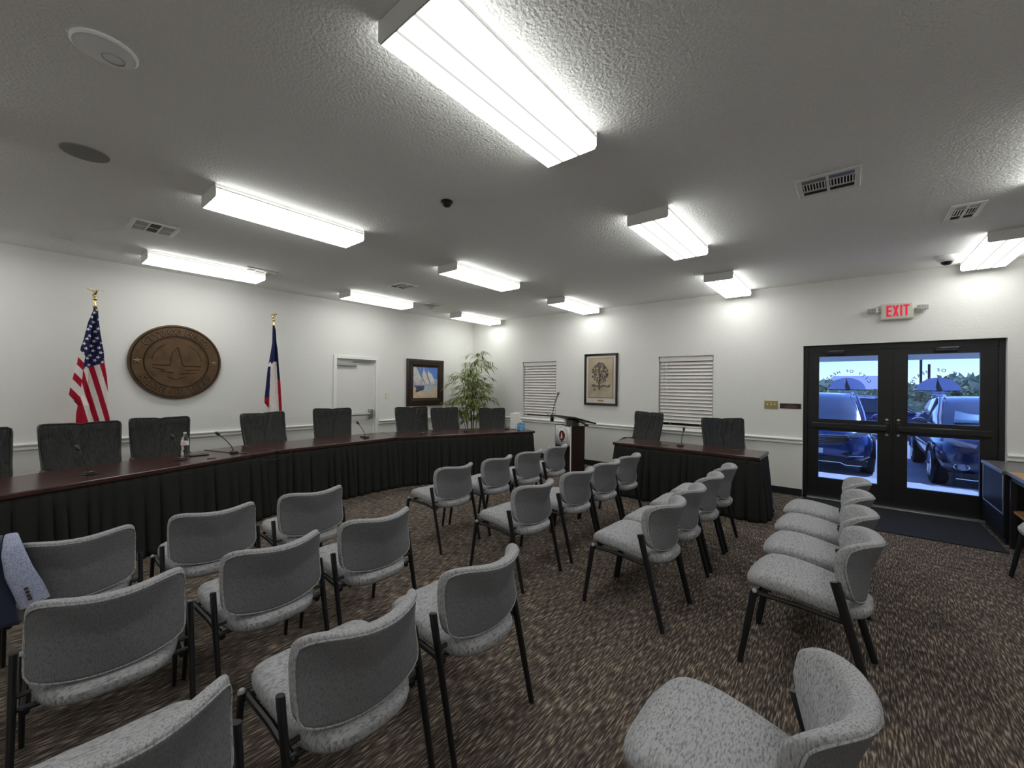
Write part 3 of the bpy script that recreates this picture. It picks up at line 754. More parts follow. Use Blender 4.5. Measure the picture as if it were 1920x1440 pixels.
# ------------------------------------------------------------------ microphones and things on the tables
def mic(x, y, yaw, lean, h, label, flat=False):
    t = thing('desk_microphone', label, 'microphone', (x, y, TT), yaw, 'gooseneck desk microphones')
    b = MB().prism([(-.055,-.035),(.045,-.045),(.062,0),(.045,.045),(-.055,.035)], 0, .012).prism([(-.045,-.027),(.035,-.035),(.048,0),(.035,.035),(-.045,.027)], .012, .024)
    bo = b.build('base', M['plastic'], t, bevel=.005)
    MB().box(.030, .050, -.012, .012, .023, .0265).build('talk_button', M['alu'], bo, bevel=.002)
    pts = []
    for k in range(9):
        u = k/8; c_, s_ = cos(math.radians(yaw)), sin(math.radians(yaw)); wx, wy = lean[0]*u**1.5, lean[1]*u**1.5
        pts.append((-.02 + wx*c_ + wy*s_, -wx*s_ + wy*c_, .024 + (h-.07)*u))
    g = MB().tube(pts, [.0062]+[.0045]*8, 8).build('gooseneck', M['blackmetal'], t)
    d = (Vector(pts[-1]) - Vector(pts[-2])).normalized(); p = Vector(pts[-1])
    MB().tube([p - d*.006, p, p + d*.020, p + d*.042, p + d*.050], [.008,.013,.0165,.013,.004], 12).build('mic_head', M['plastic'], g)
    if flat: MB().box(-.16, -.06, -.012, .012, 0, .012).build('cable_plug', M['plastic'], t, bevel=.004)
    return t
# the necks lean towards the seats and the flag end of the dais
mic(2.16,-6.72,10,(-.04,-.055),.25,'gooseneck microphone nearest the left edge, on the dais')
mic(1.89,-6.05,5,(-.04,-.045),.26,'gooseneck microphone in front of the water bottle')
mic(1.81,-5.56,-5,(-.04,-.125),.255,'gooseneck microphone with a trailing cable, right of the bottle')
mic(1.66,-3.85,-5,(-.04,-.08),.25,'gooseneck microphone in front of the white side door', flat=True)
mic(1.85,-2.97,-18,(-.04,-.04),.23,'gooseneck microphone just right of the dais table joint')
mic(2.12,-2.25,-20,(-.04,-.04),.26,'gooseneck microphone in front of the bamboo stems')
mic(2.38,-1.50,-24,(-.04,-.07),.255,'gooseneck microphone left of the white carton')
mic(5.37,-1.38,-90,(.02,.03),.25,'gooseneck microphone on the two-seat staff table')
MB().tube([(1.87,-5.53,TT+.006),(1.945,-5.47,TT+.006),(1.985,-5.44,TT-.012),(1.995,-5.40,TT-.06),(2.0,-5.28,TT-.10),(1.992,-5.13,TT-.095),(1.985,-5.03,TT-.06),(1.965,-5.01,TT-.030)], .0035, 6).build('cable', M['plastic'], None)
tag(bpy.data.objects['cable'], 'thin black cable drooping over the dais table edge', 'cable')
tag(MB().tube([(1.36,-5.72,TT+.004),(1.55,-5.66,TT+.004),(1.80,-5.58,TT+.004)], .0035, 6).build('cable', M['plastic'], None), 'thin black cable lying on the tabletop behind the third microphone', 'cable')
tag(MB().box(-.045, .045, -.085, .085, 0, .012).build('handset', M['plastic'], None, bevel=.006, loc=(1.72,-5.86,TT)), 'flat black handset lying beside the water bottle', 'handset')
t = thing('water_bottle', 'clear plastic water bottle with a white cap on the dais', 'bottle', (1.60,-5.955,TT))
MB().lathe([(.001,.002),(.030,.002),(.033,.012),(.032,.05),(.026,.075),(.028,.085),(.033,.11),(.033,.165),(.030,.185),(.016,.212),(.012,.218),(.012,.232)], n=28).build('bottle_body', M['clear'], t)
MB().lathe([(.001,.232),(.0145,.232),(.0145,.248),(.001,.249)], n=20).build('cap', M['white'], t)
MB().lathe([(.0345,.110),(.0345,.155)], n=28).build('paper_label', M['labelp'], t, thick=.0006)
t = thing('carton', 'tall plain white carton standing at the right end of the dais', 'carton', (2.36,-1.23,TT), 12)
MB().box(-.055, .055, -.10, .10, 0, .285).build('box_body', M['paper'], t, bevel=.003)
MB().box(.056, .060, -.006, .10, 0, .283).build('front_flap', M['paper'], t, bevel=.001)
t = thing('tissue_box', 'blue patterned tissue box with a tissue sticking out', 'tissue box', (2.62,-1.385,TT), 24)
MB().box(-.056, .056, -.056, .056, 0, .125).build('box_body', M['tissue'], t, bevel=.003)
MB().grid(lambda u, v: (.03*(u-.5)+.012*sin(5*v)-.02*v, .075*(v-.5), .12 + .055*sin(PI*u)*(.55+.45*sin(3*v))), 8, 10).build('tissue_sheet', M['paper'], t, thick=.001)

# ------------------------------------------------------------------ flags
def inpoly(x, y, P):
    c = False; n = len(P)
    for i in range(n):
        x0, y0 = P[i]; x1, y1 = P[(i+1) % n]
        if (y0 > y) != (y1 > y) and x < (x1-x0)*(y-y0)/(y1-y0)+x0: c = not c
    return c
def star_poly(cx, cy, r, rot=0): return [(cx + (r if k % 2 == 0 else r*.4)*sin(PI*k/5+rot), cy + (r if k % 2 == 0 else r*.4)*cos(PI*k/5+rot)) for k in range(10)]
def in_star(x, y, stars):
    for sx_, sy_, P, r in stars:
        if abs(x-sx_) < r and abs(y-sy_) < r and inpoly(x, y, P): return True
    return False
BLUE, RED, WHT = (.012,.016,.075), (.36,.008,.030), (.74,.69,.66)
def flag_cloth(name, left, right, ztop, zbot, color, fold, parent, nz=340, ny=110):
    # left/right: tables of (z, y); front and back sheets with hanging folds, joined at the edges
    lt = sorted((z, y) for y, z in left); rt = sorted((z, y) for y, z in right)
    mb = MB(); cols = []
    def put(side):
        b = len(mb.v)
        for i in range(nz+1):
            z = ztop + (zbot-ztop)*i/nz; yl = lerpt(lt, z); yr = lerpt(rt, z)
            for j in range(ny+1):
                t = j/ny; y = yl + (yr-yl)*t
                k = min(1, (ztop-z)/.35); f = fold(t, z)
                th = .012 + .020*k
                e = (1-(2*t-1)**8)**.5
                x = f*k + side*th*e*(.5+.5*abs(sin(PI*t*2.2)))
                mb.v.append((x + .012 + .022*k, y, z)); cols.append(color(y, z, t))
        for i in range(nz):
            for j in range(ny):
                q = [b+i*(ny+1)+j, b+(i+1)*(ny+1)+j, b+(i+1)*(ny+1)+j+1, b+i*(ny+1)+j+1]
                mb.f.append(q if side > 0 else q[::-1]); mb.mi.append(0)
    put(1); put(-1)
    return mb.build(name, M['flag'], parent, colors=cols, angle=180)
def flagpole(loc, label, eagle_rz, wing, lean=0):
    t = thing('flag', label, 'flag', loc)
    MB().lathe([(.001,0),(.14,0),(.15,.02),(.13,.05),(.05,.075),(.025,.09),(.022,.18),(.017,.19)], n=28).build('floor_stand', M['gold'], t)
    MB().tube([(0,0,.02),(0,0,2.41)], .0125, 12).build('pole', M['frame'], t)
    MB().lathe([(.016,2.40),(.019,2.405),(.016,2.43),(.012,2.44),(.012,2.475),(.021,2.485),(.024,2.50),(.018,2.515),(.009,2.525),(.009,2.535)], n=18).build('ferrule', M['gold'], t)
    e = MB(); Rz = Matrix.Rotation(math.radians(eagle_rz), 4, 'Z'); o = Vector((0,0,2.53))
    bod = [(-.035,0,.0),(-.018,0,.012),(0,0,.028),(.012,0,.048),(.022,0,.062),(.036,0,.064),(.046,0,.056)]
    e.tube([o + Rz @ Vector(p) for p in bod], [.006,.014,.017,.014,.011,.009,.003], 10)
    for s_ in (-1, 1):
        w_ = [(0, 0), (.03, .012), (.06, .018), (.098, .0), (.092, -.012), (.075, -.012), (.066, -.022), (.05, -.018), (.042, -.028), (.026, -.022), (0, -.02)]
        zz = (lambda y: .045 + .35*y) if wing == 'spread' else (lambda y: .05 + .55*y - 9*y*y)
        e.poly3([o + Rz @ Vector((x_*1.0, s_*y_, zz(y_))) for y_, x_ in w_], Rz @ Vector((0, 0, .006)))
    e.build('eagle_finial', M['gold'], t)
    MB().tube([(.016,.0,2.40),(.02,.022,2.36),(.02,.028,2.2),(.018,.03,2.12)], .006, 6).build('cord', M['brass2'], t)
    return t
uf = flagpole((.25, -6.535, 0), 'red and white striped flag with white stars on blue, left of the seal', 35, 'spread')
usL = [(0.004,2.40),(-0.004,2.391),(-0.029,2.309),(-0.056,2.211),(-0.076,2.104),(-0.091,2.009),(-0.114,1.914),(-0.118,1.868),(-0.131,1.832),(-0.14,1.739),(-0.162,1.623),(-0.192,1.45),(-0.203,1.359),(-0.131,1.243),(-0.142,1.162),(-0.145,1.059),(-.13,.93),(-.06,.80)]
usR = [(0.014,2.40),(0.02,2.398),(0.044,2.093),(0.076,1.857),(0.082,1.75),(0.105,1.571),(0.136,1.042),(.135,.93),(.02,.80)]
FOLD = [(.80,-.04),(1.248,-.127),(1.427,-.105),(1.648,-.091),(1.8,-.077),(1.977,-.054),(2.40,.0)]
us_st = []
for i in range(14):
    for j in range(7):
        yy = -.16 + .062*j + .031*(i % 2) + .008*(i % 3 - 1); zz = 2.365 - .056*i - .020*(j-3)
        us_st.append((yy, zz, star_poly(yy, zz, .0215, .2), .0215))
def us_color(y, z, t):
    zb = 1.707 + (y+.0)*.46
    fy = lerpt(FOLD, z)
    if y > fy - .004:
        if z > zb: return WHT if in_star(y, z, us_st) else BLUE
        # stripes run steeply down to the right, fanning out
        v = (y + .047) - .235*(1.68 - z) + .10*max(0, y)*(1.75-z)
        return RED if (v/.0485) % 2 < 1 else WHT
    zc = 1.818 + (y+.081)*(-1.6)
    if z > zc: return WHT if in_star(y, z, us_st) else BLUE
    if z < 1.30: return RED
    v = (1.797 - z) - 1.45*(y + .133)
    return RED if v > 0 and (v/.215) % 1 < .46 else WHT
flag_cloth('cloth', usL, usR, 2.40, .80, us_color, lambda t, z: .030*sin(PI*2.3*t+.6) - .02*math.exp(-((t-.42)/.05)**2), uf)
tf = flagpole((.25, -4.591, 0), 'slim furled blue, white and red flag right of the seal', 80, 'up')
txL = [(-.012,2.415),(-0.017,2.412),(-0.023,2.3),(-0.029,2.141),(-0.063,1.916),(-0.077,1.824),(-0.092,1.732),(-0.106,1.563),(-0.126,1.316),(-0.129,1.225),(-0.083,1.159),(-0.076,1.067),(-.05,.85)]
txR = [(.008,2.415),(0.01,2.413),(0.023,2.305),(0.031,2.147),(0.052,1.976),(0.074,1.712),(0.095,1.513),(0.122,1.099),(.11,.95),(.05,.85)]
INR = [(1.06,.081),(1.829,.035),(2.4,.02)]; INL = [(1.06,-.078),(1.302,-.079),(1.733,-.066),(1.80,-.061),(1.86,-.014)]
tx_st = [(-.068, 1.80, star_poly(-.068, 1.80, .05, .1), .05)]
def tx_color(y, z, t):
    yi, yo = lerpt(INR, z), lerpt(INL, z)
    if z > 1.60 and in_star(y, z, tx_st): return WHT
    if y > yi: return BLUE if z > 1.58 else RED
    if y < yo: return BLUE if z > 1.31 + (y+.1)*.9 else RED
    return BLUE if z > 1.855 else WHT
flag_cloth('cloth', txL, txR, 2.415, .85, tx_color, lambda t, z: .025*sin(PI*2*t+.3) - .018*math.exp(-((t-.72)/.06)**2), tf, 160, 60)

# ------------------------------------------------------------------ oval (round) bronze seal on the left wall
se = thing('wall_seal', 'round carved bronze city seal with a sailboat on the left wall', 'seal', (.004, -5.718, 1.795))
R_ = .503; sf = lambda y, z, h: (h, y, z)
Mx = Matrix(((0,0,1,0),(1,0,0,0),(0,1,0,0),(0,0,0,1)))
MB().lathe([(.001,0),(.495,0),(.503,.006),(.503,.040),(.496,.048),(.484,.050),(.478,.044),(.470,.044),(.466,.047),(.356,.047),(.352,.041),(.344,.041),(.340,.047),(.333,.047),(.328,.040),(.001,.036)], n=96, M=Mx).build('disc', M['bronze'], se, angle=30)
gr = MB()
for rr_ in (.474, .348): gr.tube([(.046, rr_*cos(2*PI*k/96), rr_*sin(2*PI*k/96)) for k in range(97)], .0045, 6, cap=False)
gr.build('groove_line', M['bronzed'], se)
for s_, a_, fl in (('CITY OF HEATH', 90, False), ('STATE OF TEXAS', 270, True)):
    sp = 104 if not fl else 118
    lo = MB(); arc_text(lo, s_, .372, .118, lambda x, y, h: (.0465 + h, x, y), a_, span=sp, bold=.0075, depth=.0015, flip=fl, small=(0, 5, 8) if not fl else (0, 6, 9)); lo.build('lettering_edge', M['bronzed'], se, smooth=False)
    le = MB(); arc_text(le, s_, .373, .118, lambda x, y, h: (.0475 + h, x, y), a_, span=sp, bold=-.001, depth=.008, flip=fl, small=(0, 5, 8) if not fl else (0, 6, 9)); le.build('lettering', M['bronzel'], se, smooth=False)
for s_ in (-1, 1):
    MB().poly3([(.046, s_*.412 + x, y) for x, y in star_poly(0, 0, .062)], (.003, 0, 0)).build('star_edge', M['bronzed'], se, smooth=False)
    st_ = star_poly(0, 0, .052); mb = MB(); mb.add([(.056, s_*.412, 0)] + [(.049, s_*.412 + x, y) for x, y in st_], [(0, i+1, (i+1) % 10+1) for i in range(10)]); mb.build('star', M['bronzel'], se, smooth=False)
def sline(pts, r=.0055, mb=None):
    mb.tube([(.0385, y, z) for y, z in pts], r, 6)
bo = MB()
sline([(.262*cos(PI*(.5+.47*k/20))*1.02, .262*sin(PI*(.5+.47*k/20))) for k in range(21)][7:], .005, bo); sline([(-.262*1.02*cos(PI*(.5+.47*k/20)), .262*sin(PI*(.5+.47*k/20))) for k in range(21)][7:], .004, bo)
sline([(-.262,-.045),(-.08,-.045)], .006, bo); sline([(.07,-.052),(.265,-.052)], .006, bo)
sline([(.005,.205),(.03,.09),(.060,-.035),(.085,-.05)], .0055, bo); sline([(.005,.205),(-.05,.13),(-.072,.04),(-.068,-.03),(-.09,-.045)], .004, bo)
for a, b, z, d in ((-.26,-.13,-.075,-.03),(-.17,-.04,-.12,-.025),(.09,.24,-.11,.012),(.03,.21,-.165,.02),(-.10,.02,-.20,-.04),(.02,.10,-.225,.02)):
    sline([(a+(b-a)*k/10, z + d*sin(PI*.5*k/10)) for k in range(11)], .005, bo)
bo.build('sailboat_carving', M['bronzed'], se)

# ------------------------------------------------------------------ pictures
def picture(name, label, cat, loc, axis, W, Hh, fw, fm, inner):
    t = thing(name, label, cat, loc, 90 if axis == 'x' else 0)
    # local: width along x, out of the wall along -y
    f = MB(); pr = [(0, 0), (0, -.030), (.25*fw, -.038), (.55*fw, -.030), (.7*fw, -.034), (fw, -.016), (fw, 0)]
    c = [(-W/2, -Hh/2, 1, 1), (W/2, -Hh/2, -1, 1), (W/2, Hh/2, -1, -1), (-W/2, Hh/2, 1, -1)]
    vs = [(x + sx_*a, d, z + sz_*a) for x, z, sx_, sz_ in c for a, d in pr]; k = len(pr)
    f.add(vs, [(i*k+j, i*k+(j+1) % k, ((i+1) % 4)*k+(j+1) % k, ((i+1) % 4)*k+j) for i in range(4) for j in range(k)])
    f.build('frame', fm, t, angle=20)
    inner(t, W/2-fw, Hh/2-fw)
    return t
def vnoise(x, y, s):
    import mathutils
    return mathutils.noise.noise((x*s, y*s, 3.7))
def mixc(a, b, t): t = max(0, min(1, t)); return tuple(p*(1-t)+q*t for p, q in zip(a, b))
def sail_col(u, v):
    n = vnoise(u, v, 14)*.5 + vnoise(u*1.7, v, 38)*.35
    c = mixc((.20,.34,.72), (.05,.15,.55), u*.8 - (1-v)*.5 + n*.5)
    if v < .62: c = mixc(c, (.55,.58,.62), .55)
    if v < .43: c = mixc((.56,.56,.54), (.40,.47,.52), .5+n)
    def tri(P, col_):
        nonlocal c
        if inpoly(u + .012*n, v + .012*n, P): c = mixc(col_, (.42,.42,.50), .25 + n*.9)
    tri([(.0,.98),(.12,1.0),(.46,.44),(.16,.44),(0,.62)], (.70,.68,.64))
    tri([(.42,.98),(.36,.70),(.44,.46),(.66,.46)], (.72,.68,.60)); tri([(.60,.90),(.56,.72),(.70,.46),(.78,.66)], (.74,.71,.66))
    tri([(.70,.82),(.68,.55),(.72,.44),(.86,.46),(.84,.64)], (.78,.76,.74)); tri([(.22,.44),(.40,.44),(.38,.70)], (.50,.50,.55))
    for (a, b) in (((.17,1),(.48,.46)), ((.38,.98),(.33,.80)), ((.55,.78),(.70,.47))):
        tt = (v-a[1])/(b[1]-a[1])
        if 0 < tt < 1 and abs(u-(a[0]+(b[0]-a[0])*tt)) < .011: c = (.10,.09,.10)
    if inpoly(u, v, [(.02,.44),(.10,.40),(.46,.41),(.43,.27),(.10,.18),(.14,.30)]): c = mixc((.055,.06,.10), (.17,.18,.24), .4+n)
    if abs(v-.415) < .012 and u > .48: c = mixc((.12,.12,.14), (.6,.55,.5), .5+n*1.5)
    if v < .24 + .10*sin(u*7+1) and not inpoly(u, v, [(.02,.44),(.10,.40),(.46,.41),(.43,.27),(.10,.18),(.14,.30)]): c = mixc((.62,.42,.27), (.72,.60,.44), .5+n)
    return c
def sail_inner(t, hw, hh):
    nu, nv = 90, 90; mb = MB(); cols = []
    mb.grid(lambda u, v: (-hw+2*hw*u, -.010, -hh+2*hh*v), nu, nv)
    for i in range(nu+1):
        for j in range(nv+1): cols.append(sail_col(i/nu, j/nv))
    mb.build('canvas', M['paint'], t, colors=cols, thick=.004)
    fl = MB(); g = .012
    for a, b, c, d in ((-hw,-hw+g,-hh,hh),(hw-g,hw,-hh,hh),(-hw+g,hw-g,-hh,-hh+g),(-hw+g,hw-g,hh-g,hh)): fl.box(a, b, -.018, -.004, c, d)
    fl.build('inner_fillet', M['frameb'], t, bevel=.003)
picture('painting', 'framed painting of sailboats in a dark wood frame on the left wall', 'painting', (.004, -1.447, 1.569), 'x', .990, .995, .155, M['frame'], sail_inner)
_tr = random.Random(5)
blobs = []
for k in range(230):
    a = _tr.random()*2*PI; r = _tr.random()**.5
    blobs.append((.47 + .33*r*cos(a)*(1-.1*sin(a)), .62 + .26*r*sin(a), .02+.035*_tr.random()))
def tree_col(u, v):
    n = vnoise(u, v, 22)*.55 + vnoise(u, v, 55)*.45
    c = mixc((.50,.42,.31), (.40,.33,.23), .5 + vnoise(u, v, 4))
    dk = 0
    for bx, by, br in blobs:
        d = ((u-bx)**2 + ((v-by)*1.45)**2)**.5
        if d < br: dk = max(dk, .75*(1-d/br)+.35)
    if dk > 0: c = mixc(c, (.055,.048,.048), dk*smoothstep(-.42, .02, n) + .12)
    if abs(u-.46-.02*sin(v*14)) < .026 + .22*max(0, .28-v) + .010*n and .205 + .03*n < v < .60: c = mixc((.05,.04,.04), (.14,.11,.10), .3+n)
    if abs(u-.62+.6*(v-.42)) < .012 and .36 < v < .52: c = (.07,.06,.06)
    if .262 + .03*vnoise(u, 2, 5) < v < .325 + .05*vnoise(u, 0, 7) and .13 + .05*n < u < .88 + .08*n: c = mixc(c, mixc((.045,.05,.055), (.20,.17,.15), .35+n), .9)
    if v < .26 and v > .16 and .25 < u < .85: c = mixc(c, (.12,.10,.09), .5*(n+.35))
    if ((u-.24)**2 + ((v-.205)*1.0)**2)**.5 < .042 + .02*n: c = mixc(c, (.10,.085,.075), .8)
    if v < .20 and v > .10 and abs(u-.52-.08*sin(v*30)) < .006: c = mixc(c, (.12,.10,.09), .6)
    return c
def tree_inner(t, hw, hh):
    MB().box(-hw, hw, -.010, -.004, -hh, hh).build('mount', M['mat'], t, smooth=False)
    x0, x1, z0, z1 = -hw+.050, hw-.050, -hh+.105, hh-.045; nu, nv = 120, 180; mb = MB(); cols = []
    mb.grid(lambda u, v: (x0+(x1-x0)*u, -.013, z0+(z1-z0)*v), nu, nv)
    for i in range(nu+1):
        for j in range(nv+1): cols.append(tree_col(i/nu, j/nv))
    mb.build('drawing', M['paint'], t, colors=cols, thick=.002)
    fl = MB(); g = .005
    for a, b, c, d in ((x0-g,x0,z0-g,z1+g),(x1,x1+g,z0-g,z1+g),(x0,x1,z0-g,z0),(x0,x1,z1,z1+g)): fl.box(a, b, -.016, -.009, c, d)
    fl.build('inner_fillet', M['fillet'], t)
    MB().box(-.062, .062, -.014, -.009, -hh+.036, -hh+.066).build('name_plate', M['brass2'], t, bevel=.002)
picture('drawing', 'framed ink drawing of a big tree with a small brass plate, on the door wall', 'picture', (3.461, -.003, 1.664), 'y', .690, .985, .040, M['frameb'], tree_inner)

# ------------------------------------------------------------------ bamboo in the corner
bt = thing('bamboo_plant', 'tall artificial bamboo plant in the corner behind the dais', 'plant', (.80, -.82, 0))
MB().lathe([(.001,0),(.14,0),(.17,.26),(.18,.30),(.165,.30),(.15,.24),(.001,.24)], n=28).build('pot', M['pot'], bt)
rb = random.Random(21); allL = MB(); stems = []
for k, (dx, dy, hh, lx, ly) in enumerate([(0,0,2.02,.03,.05),(-.05,-.05,1.80,-.13,-.10),(.05,-.02,1.95,.10,.10),(.02,.05,2.20,.03,.08),(-.02,.03,1.55,-.16,.04),(.07,.05,1.5,.16,.06),(-.08,.0,1.3,-.12,-.18)]):
    pts = [(dx*1.0 + lx*(i/8)**2, dy + ly*(i/8)**2, .22 + (hh-.22)*i/8) for i in range(9)]
    rr_ = .0085 if k != 0 else .012
    MB().tube(pts, [rr_*(1-.55*i/8) for i in range(9)], 8).build('cane', M['stem'], bt); stems.append((pts, hh))
def leaf(mb, p, d, ln, wd):
    d = d.normalized(); sd = d.cross(Vector((0,0,1))); sd = sd.normalized() if sd.length > .05 else Vector((1,0,0)); up = sd.cross(d)
    P = []
    for u, w_ in ((0,.12),(.25,.9),(.5,1),(.78,.6),(1,.02)):
        c = p + d*ln*u - Vector((0,0,1))*ln*.28*u*u
        P.append((c - sd*wd*w_*.5 + up*.002, c + up*wd*.10, c + sd*wd*w_*.5 + up*.002))
    vs = [q for r in P for q in r]; fs = []
    for i in range(4): fs += [(3*i,3*i+1,3*i+4,3*i+3), (3*i+1,3*i+2,3*i+5,3*i+4)]
    mb.add(vs, fs)
for pts, hh in stems:
    nb = int(31*(hh/2))
    for b_ in range(nb):
        u = .40 + .60*((b_+rb.random())/nb)**.9; i = min(7, int(u*8)); f = u*8-i
        p = Vector(pts[i]).lerp(Vector(pts[i+1]), f); an = rb.random()*2*PI
        reach = (.12 + .36*sin(PI*min(1, max(0, 1.06-u)*1.35))**.8)*(.55+.6*rb.random())
        if p.z < 1.0: reach *= .5
        d = Vector((cos(an), sin(an), 0)); tip = p + d*reach + Vector((0,0,.13 - .22*rb.random() if u > .45 else .02))
        m_ = p.lerp(tip, .5) + Vector((0,0,.07))
        pt = [p, m_, tip]
        allL.tube([p, p.lerp(m_, .6) + Vector((0,0,.01)), m_, tip], .0022, 5)
        for q in range(13):
            uu = .25 + .75*q/12; base = p.lerp(m_, uu*2) if uu < .5 else m_.lerp(tip, uu*2-1)
            a2 = an + rb.uniform(-1.2, 1.2); dd = Vector((cos(a2), sin(a2), rb.uniform(-.75, .25)))
            leaf(allL, base, dd, rb.uniform(.10, .19), rb.uniform(.015, .025))
cap = []
for x, y, z in allL.v:   # stay clear of the two walls
    cap.append((max(x, -.77), min(y, .79), z))
allL.v = cap
allL.build('foliage', M['leaf'], bt, smooth=False)

# ------------------------------------------------------------------ lectern
le = thing('lectern', 'dark wood lectern with a white sailboat logo panel and a gooseneck microphone', 'lectern', (3.26, -.78, 0), -20)
# local: x along the front (to the right), -y faces the room
MB().box(-.23, -.205, -.15, .15, 0, .83).box(.205, .23, -.15, .15, 0, .83).box(-.205, .205, -.125, -.105, .03, .83).box(-.205, .205, -.10, .15, .80, .82).box(-.205, .205, -.10, .15, .40, .42).build('body', M['mahogd'], le, bevel=.003)
MB().box(-.245, .245, -.17, .17, 0, .035).build('plinth', M['mahogd'], le, bevel=.004)
pst = MB().box(.206, .232, -.162, -.150, .035, .835); pst.build('corner_post', M['white'], le, bevel=.002)
pst = MB().box(-.232, -.220, -.162, -.150, .50, .835); pst.build('corner_post', M['steel'], le, bevel=.002)
pn = MB().grid(lambda u, v: (-.218 + .422*u, -.157 - .012*sin(PI*u), .475 + .015*(2*u-1)**2 + .355*v - .015*(2*u-1)**2*v), 12, 2).build('logo_panel', M['signpan'], le, thick=.006)
MB().box(-.222, .208, -.170, -.150, .822, .832).build('panel_rail', M['logoblk'], le, bevel=.002)
MB().grid(lambda u, v: (-.218 + .422*u, -.155 - .012*sin(PI*u), .443 + .015*(2*u-1)**2 + .030*v), 12, 1).build('panel_base', M['logoblk'], le, thick=.006)
lf = lambda x, y, h: (-.007 + x, -.1735 - h + .9*x*x*.33, .655 + y)
tx = MB(); arc_text(tx, 'CITY OF HEATH', .125, .032, lf, 90, span=210, bold=.0006, depth=.0008); tx.build('ring_lettering', M['logogrey'], pn, smooth=False)
def flat(name, P, m, off=.0005): MB().poly3([lf(x, y, off) for x, y in P], (0, -.0008, 0)).build(name, m, pn, smooth=False)
flat('ring', [(.165*cos(2*PI*k/60), .165*sin(2*PI*k/60)) for k in range(61)] + [(.161*cos(-2*PI*k/60), .161*sin(-2*PI*k/60)) for k in range(61)], M['logogrey'])
flat('sun_disc', [(.085*cos(2*PI*k/40), .085*sin(2*PI*k/40)) for k in range(40) if sin(2*PI*k/40) > -.72], M['logored'])
flat('sail', [(-.034,-.052),(-.026,-.01),(-.006,.066),(.006,.02),(.022,-.052)], M['signpan'], .0016)
flat('water', [(-.075,-.062),(-.02,-.066),(.05,-.056),(.07,-.062),(.03,-.074),(.055,-.082),(.0,-.092),(.02,-.102),(.045,-.108),(.01,-.122),(-.03,-.106),(-.015,-.096),(-.045,-.084)], M['logoblk'], .0016)
MB().box(-.07, .15, -.06, .08, .83, .93).build('riser', M['greylam'], le, bevel=.004)
MB().box(-.072, -.02, -.075, .0, .83, .925).build('riser_cover', M['white'], le, bevel=.004)
tp = MB(); tp.obox((.02, .05, .935), (.34, 0, 0), (0, .25, -.062), (0, .004, .011)); tp.build('reading_top', M['mahogd'], le, bevel=.004)
MB().tube([(.16,.02,.90),(.22,.06,.90),(.33,.14,.845),(.22,.16,.835)], .014, 8).build('support_bracket', M['plastic'], le)
mi = MB().tube([(-.31,-.17,.945),(-.30,-.175,1.00),(-.255,-.18,1.13),(-.225,-.18,1.20),(-.195,-.18,1.27)], .0055, 8); mo = mi.build('gooseneck', M['blackmetal'], le)
MB().tube([(-.205,-.18,1.24),(-.188,-.18,1.275)], .016, 10).tube([(-.196,-.18,1.26),(-.165,-.18,1.315),(-.130,-.18,1.375)], [.011,.013,.017], 12).tube([(-.134,-.18,1.368),(-.124,-.18,1.386),(-.106,-.18,1.418),(-.098,-.18,1.430)], [.018,.025,.024,.008], 12).build('microphone', M['bolt'], mo)
MB().box(-.335, -.285, -.195, -.150, .875, .955).build('clamp', M['plastic'], le, bevel=.004)
MB().tube([(-.33,-.18,.955),(-.45,-.13,.965),(-.62,-.05,.985),(-.76,.02,1.00)], .006, 8).build('reading_lamp_arm', M['blackmetal'], le)

# ------------------------------------------------------------------ wall plates and exit sign
def plate(name, label, cat, loc, axis, w_, h_, m, kind):
    t = thing(name, label, cat, loc, 90 if axis == 'x' else 0)
    MB().box(-w_/2, w_/2, -.007, 0, -h_/2, h_/2).build('cover_plate', m, t, bevel=.0025)
    if kind == 'rocker': MB().box(-.017, .017, -.011, -.006, -.033, .033).build('rocker', M['white'], t, bevel=.002)
    if kind == 'triple':
        for xx in (-.046, 0, .046): MB().obox((xx, -.012, .003), (.005, 0, 0), (0, .008, .005), (0, -.003, .006)).build('toggle', M['ivory'], t)
    if kind == 'plaque':
        s = MB()
        for zz, hw in ((.014, .045), (-.006, .085), (-.018, .07)): s.box(-hw, hw, -.0085, -.0065, zz-.002, zz+.002)
        s.build('engraving', M['logogrey'], t)
    return t
plate('light_switch', 'white rocker light switch right of the white side door', 'light switch', (0, -2.40, 1.285), 'x', .075, .118, M['ivory'], 'rocker')
plate('wall_plate', 'blank white cover plate high on the left wall above the bamboo', 'wall plate', (0, -.20, 2.435), 'x', .085, .105, M['white'], 'blank')
plate('light_switch', 'brass plate with three toggle switches left of the glass door', 'light switch', (6.235, 0, 1.287), 'y', .172, .118, M['brass2'], 'triple')
plate('plaque', 'small maroon plaque between the brass switches and the glass door', 'plaque', (6.472, 0, 1.277), 'y', .255, .074, M['maroon'], 'plaque')
ex = thing('exit_sign', 'illuminated red exit sign with two lamp heads above the glass door', 'exit sign', (7.585, 0, 2.42))
MB().box(-.155, .155, -.055, 0, 0, .205).build('housing', M['signw'], ex, bevel=.010)
MB().box(-.146, .146, -.060, -.053, .016, .196).build('face_plate', M['signw'], ex, bevel=.004)
lt = MB(); fnl = lambda ox: (lambda x, y, h: (ox + x, -.0605 - h, .036 + y))
def bars(ox, L_):
    for P in L_: lt.poly3([(ox + x, -.0605, .038 + z) for x, z in P], (0, -.0015, 0))
hL, b_ = .140, .019
bars(-.098, [[(0,0),(b_,0),(b_,hL),(0,hL)], [(b_,0),(.050,0),(.050,.021),(b_,.021)], [(b_,.060),(.050,.060),(.050,.080),(b_,.080)], [(b_,.119),(.050,.119),(.050,hL),(b_,hL)]])
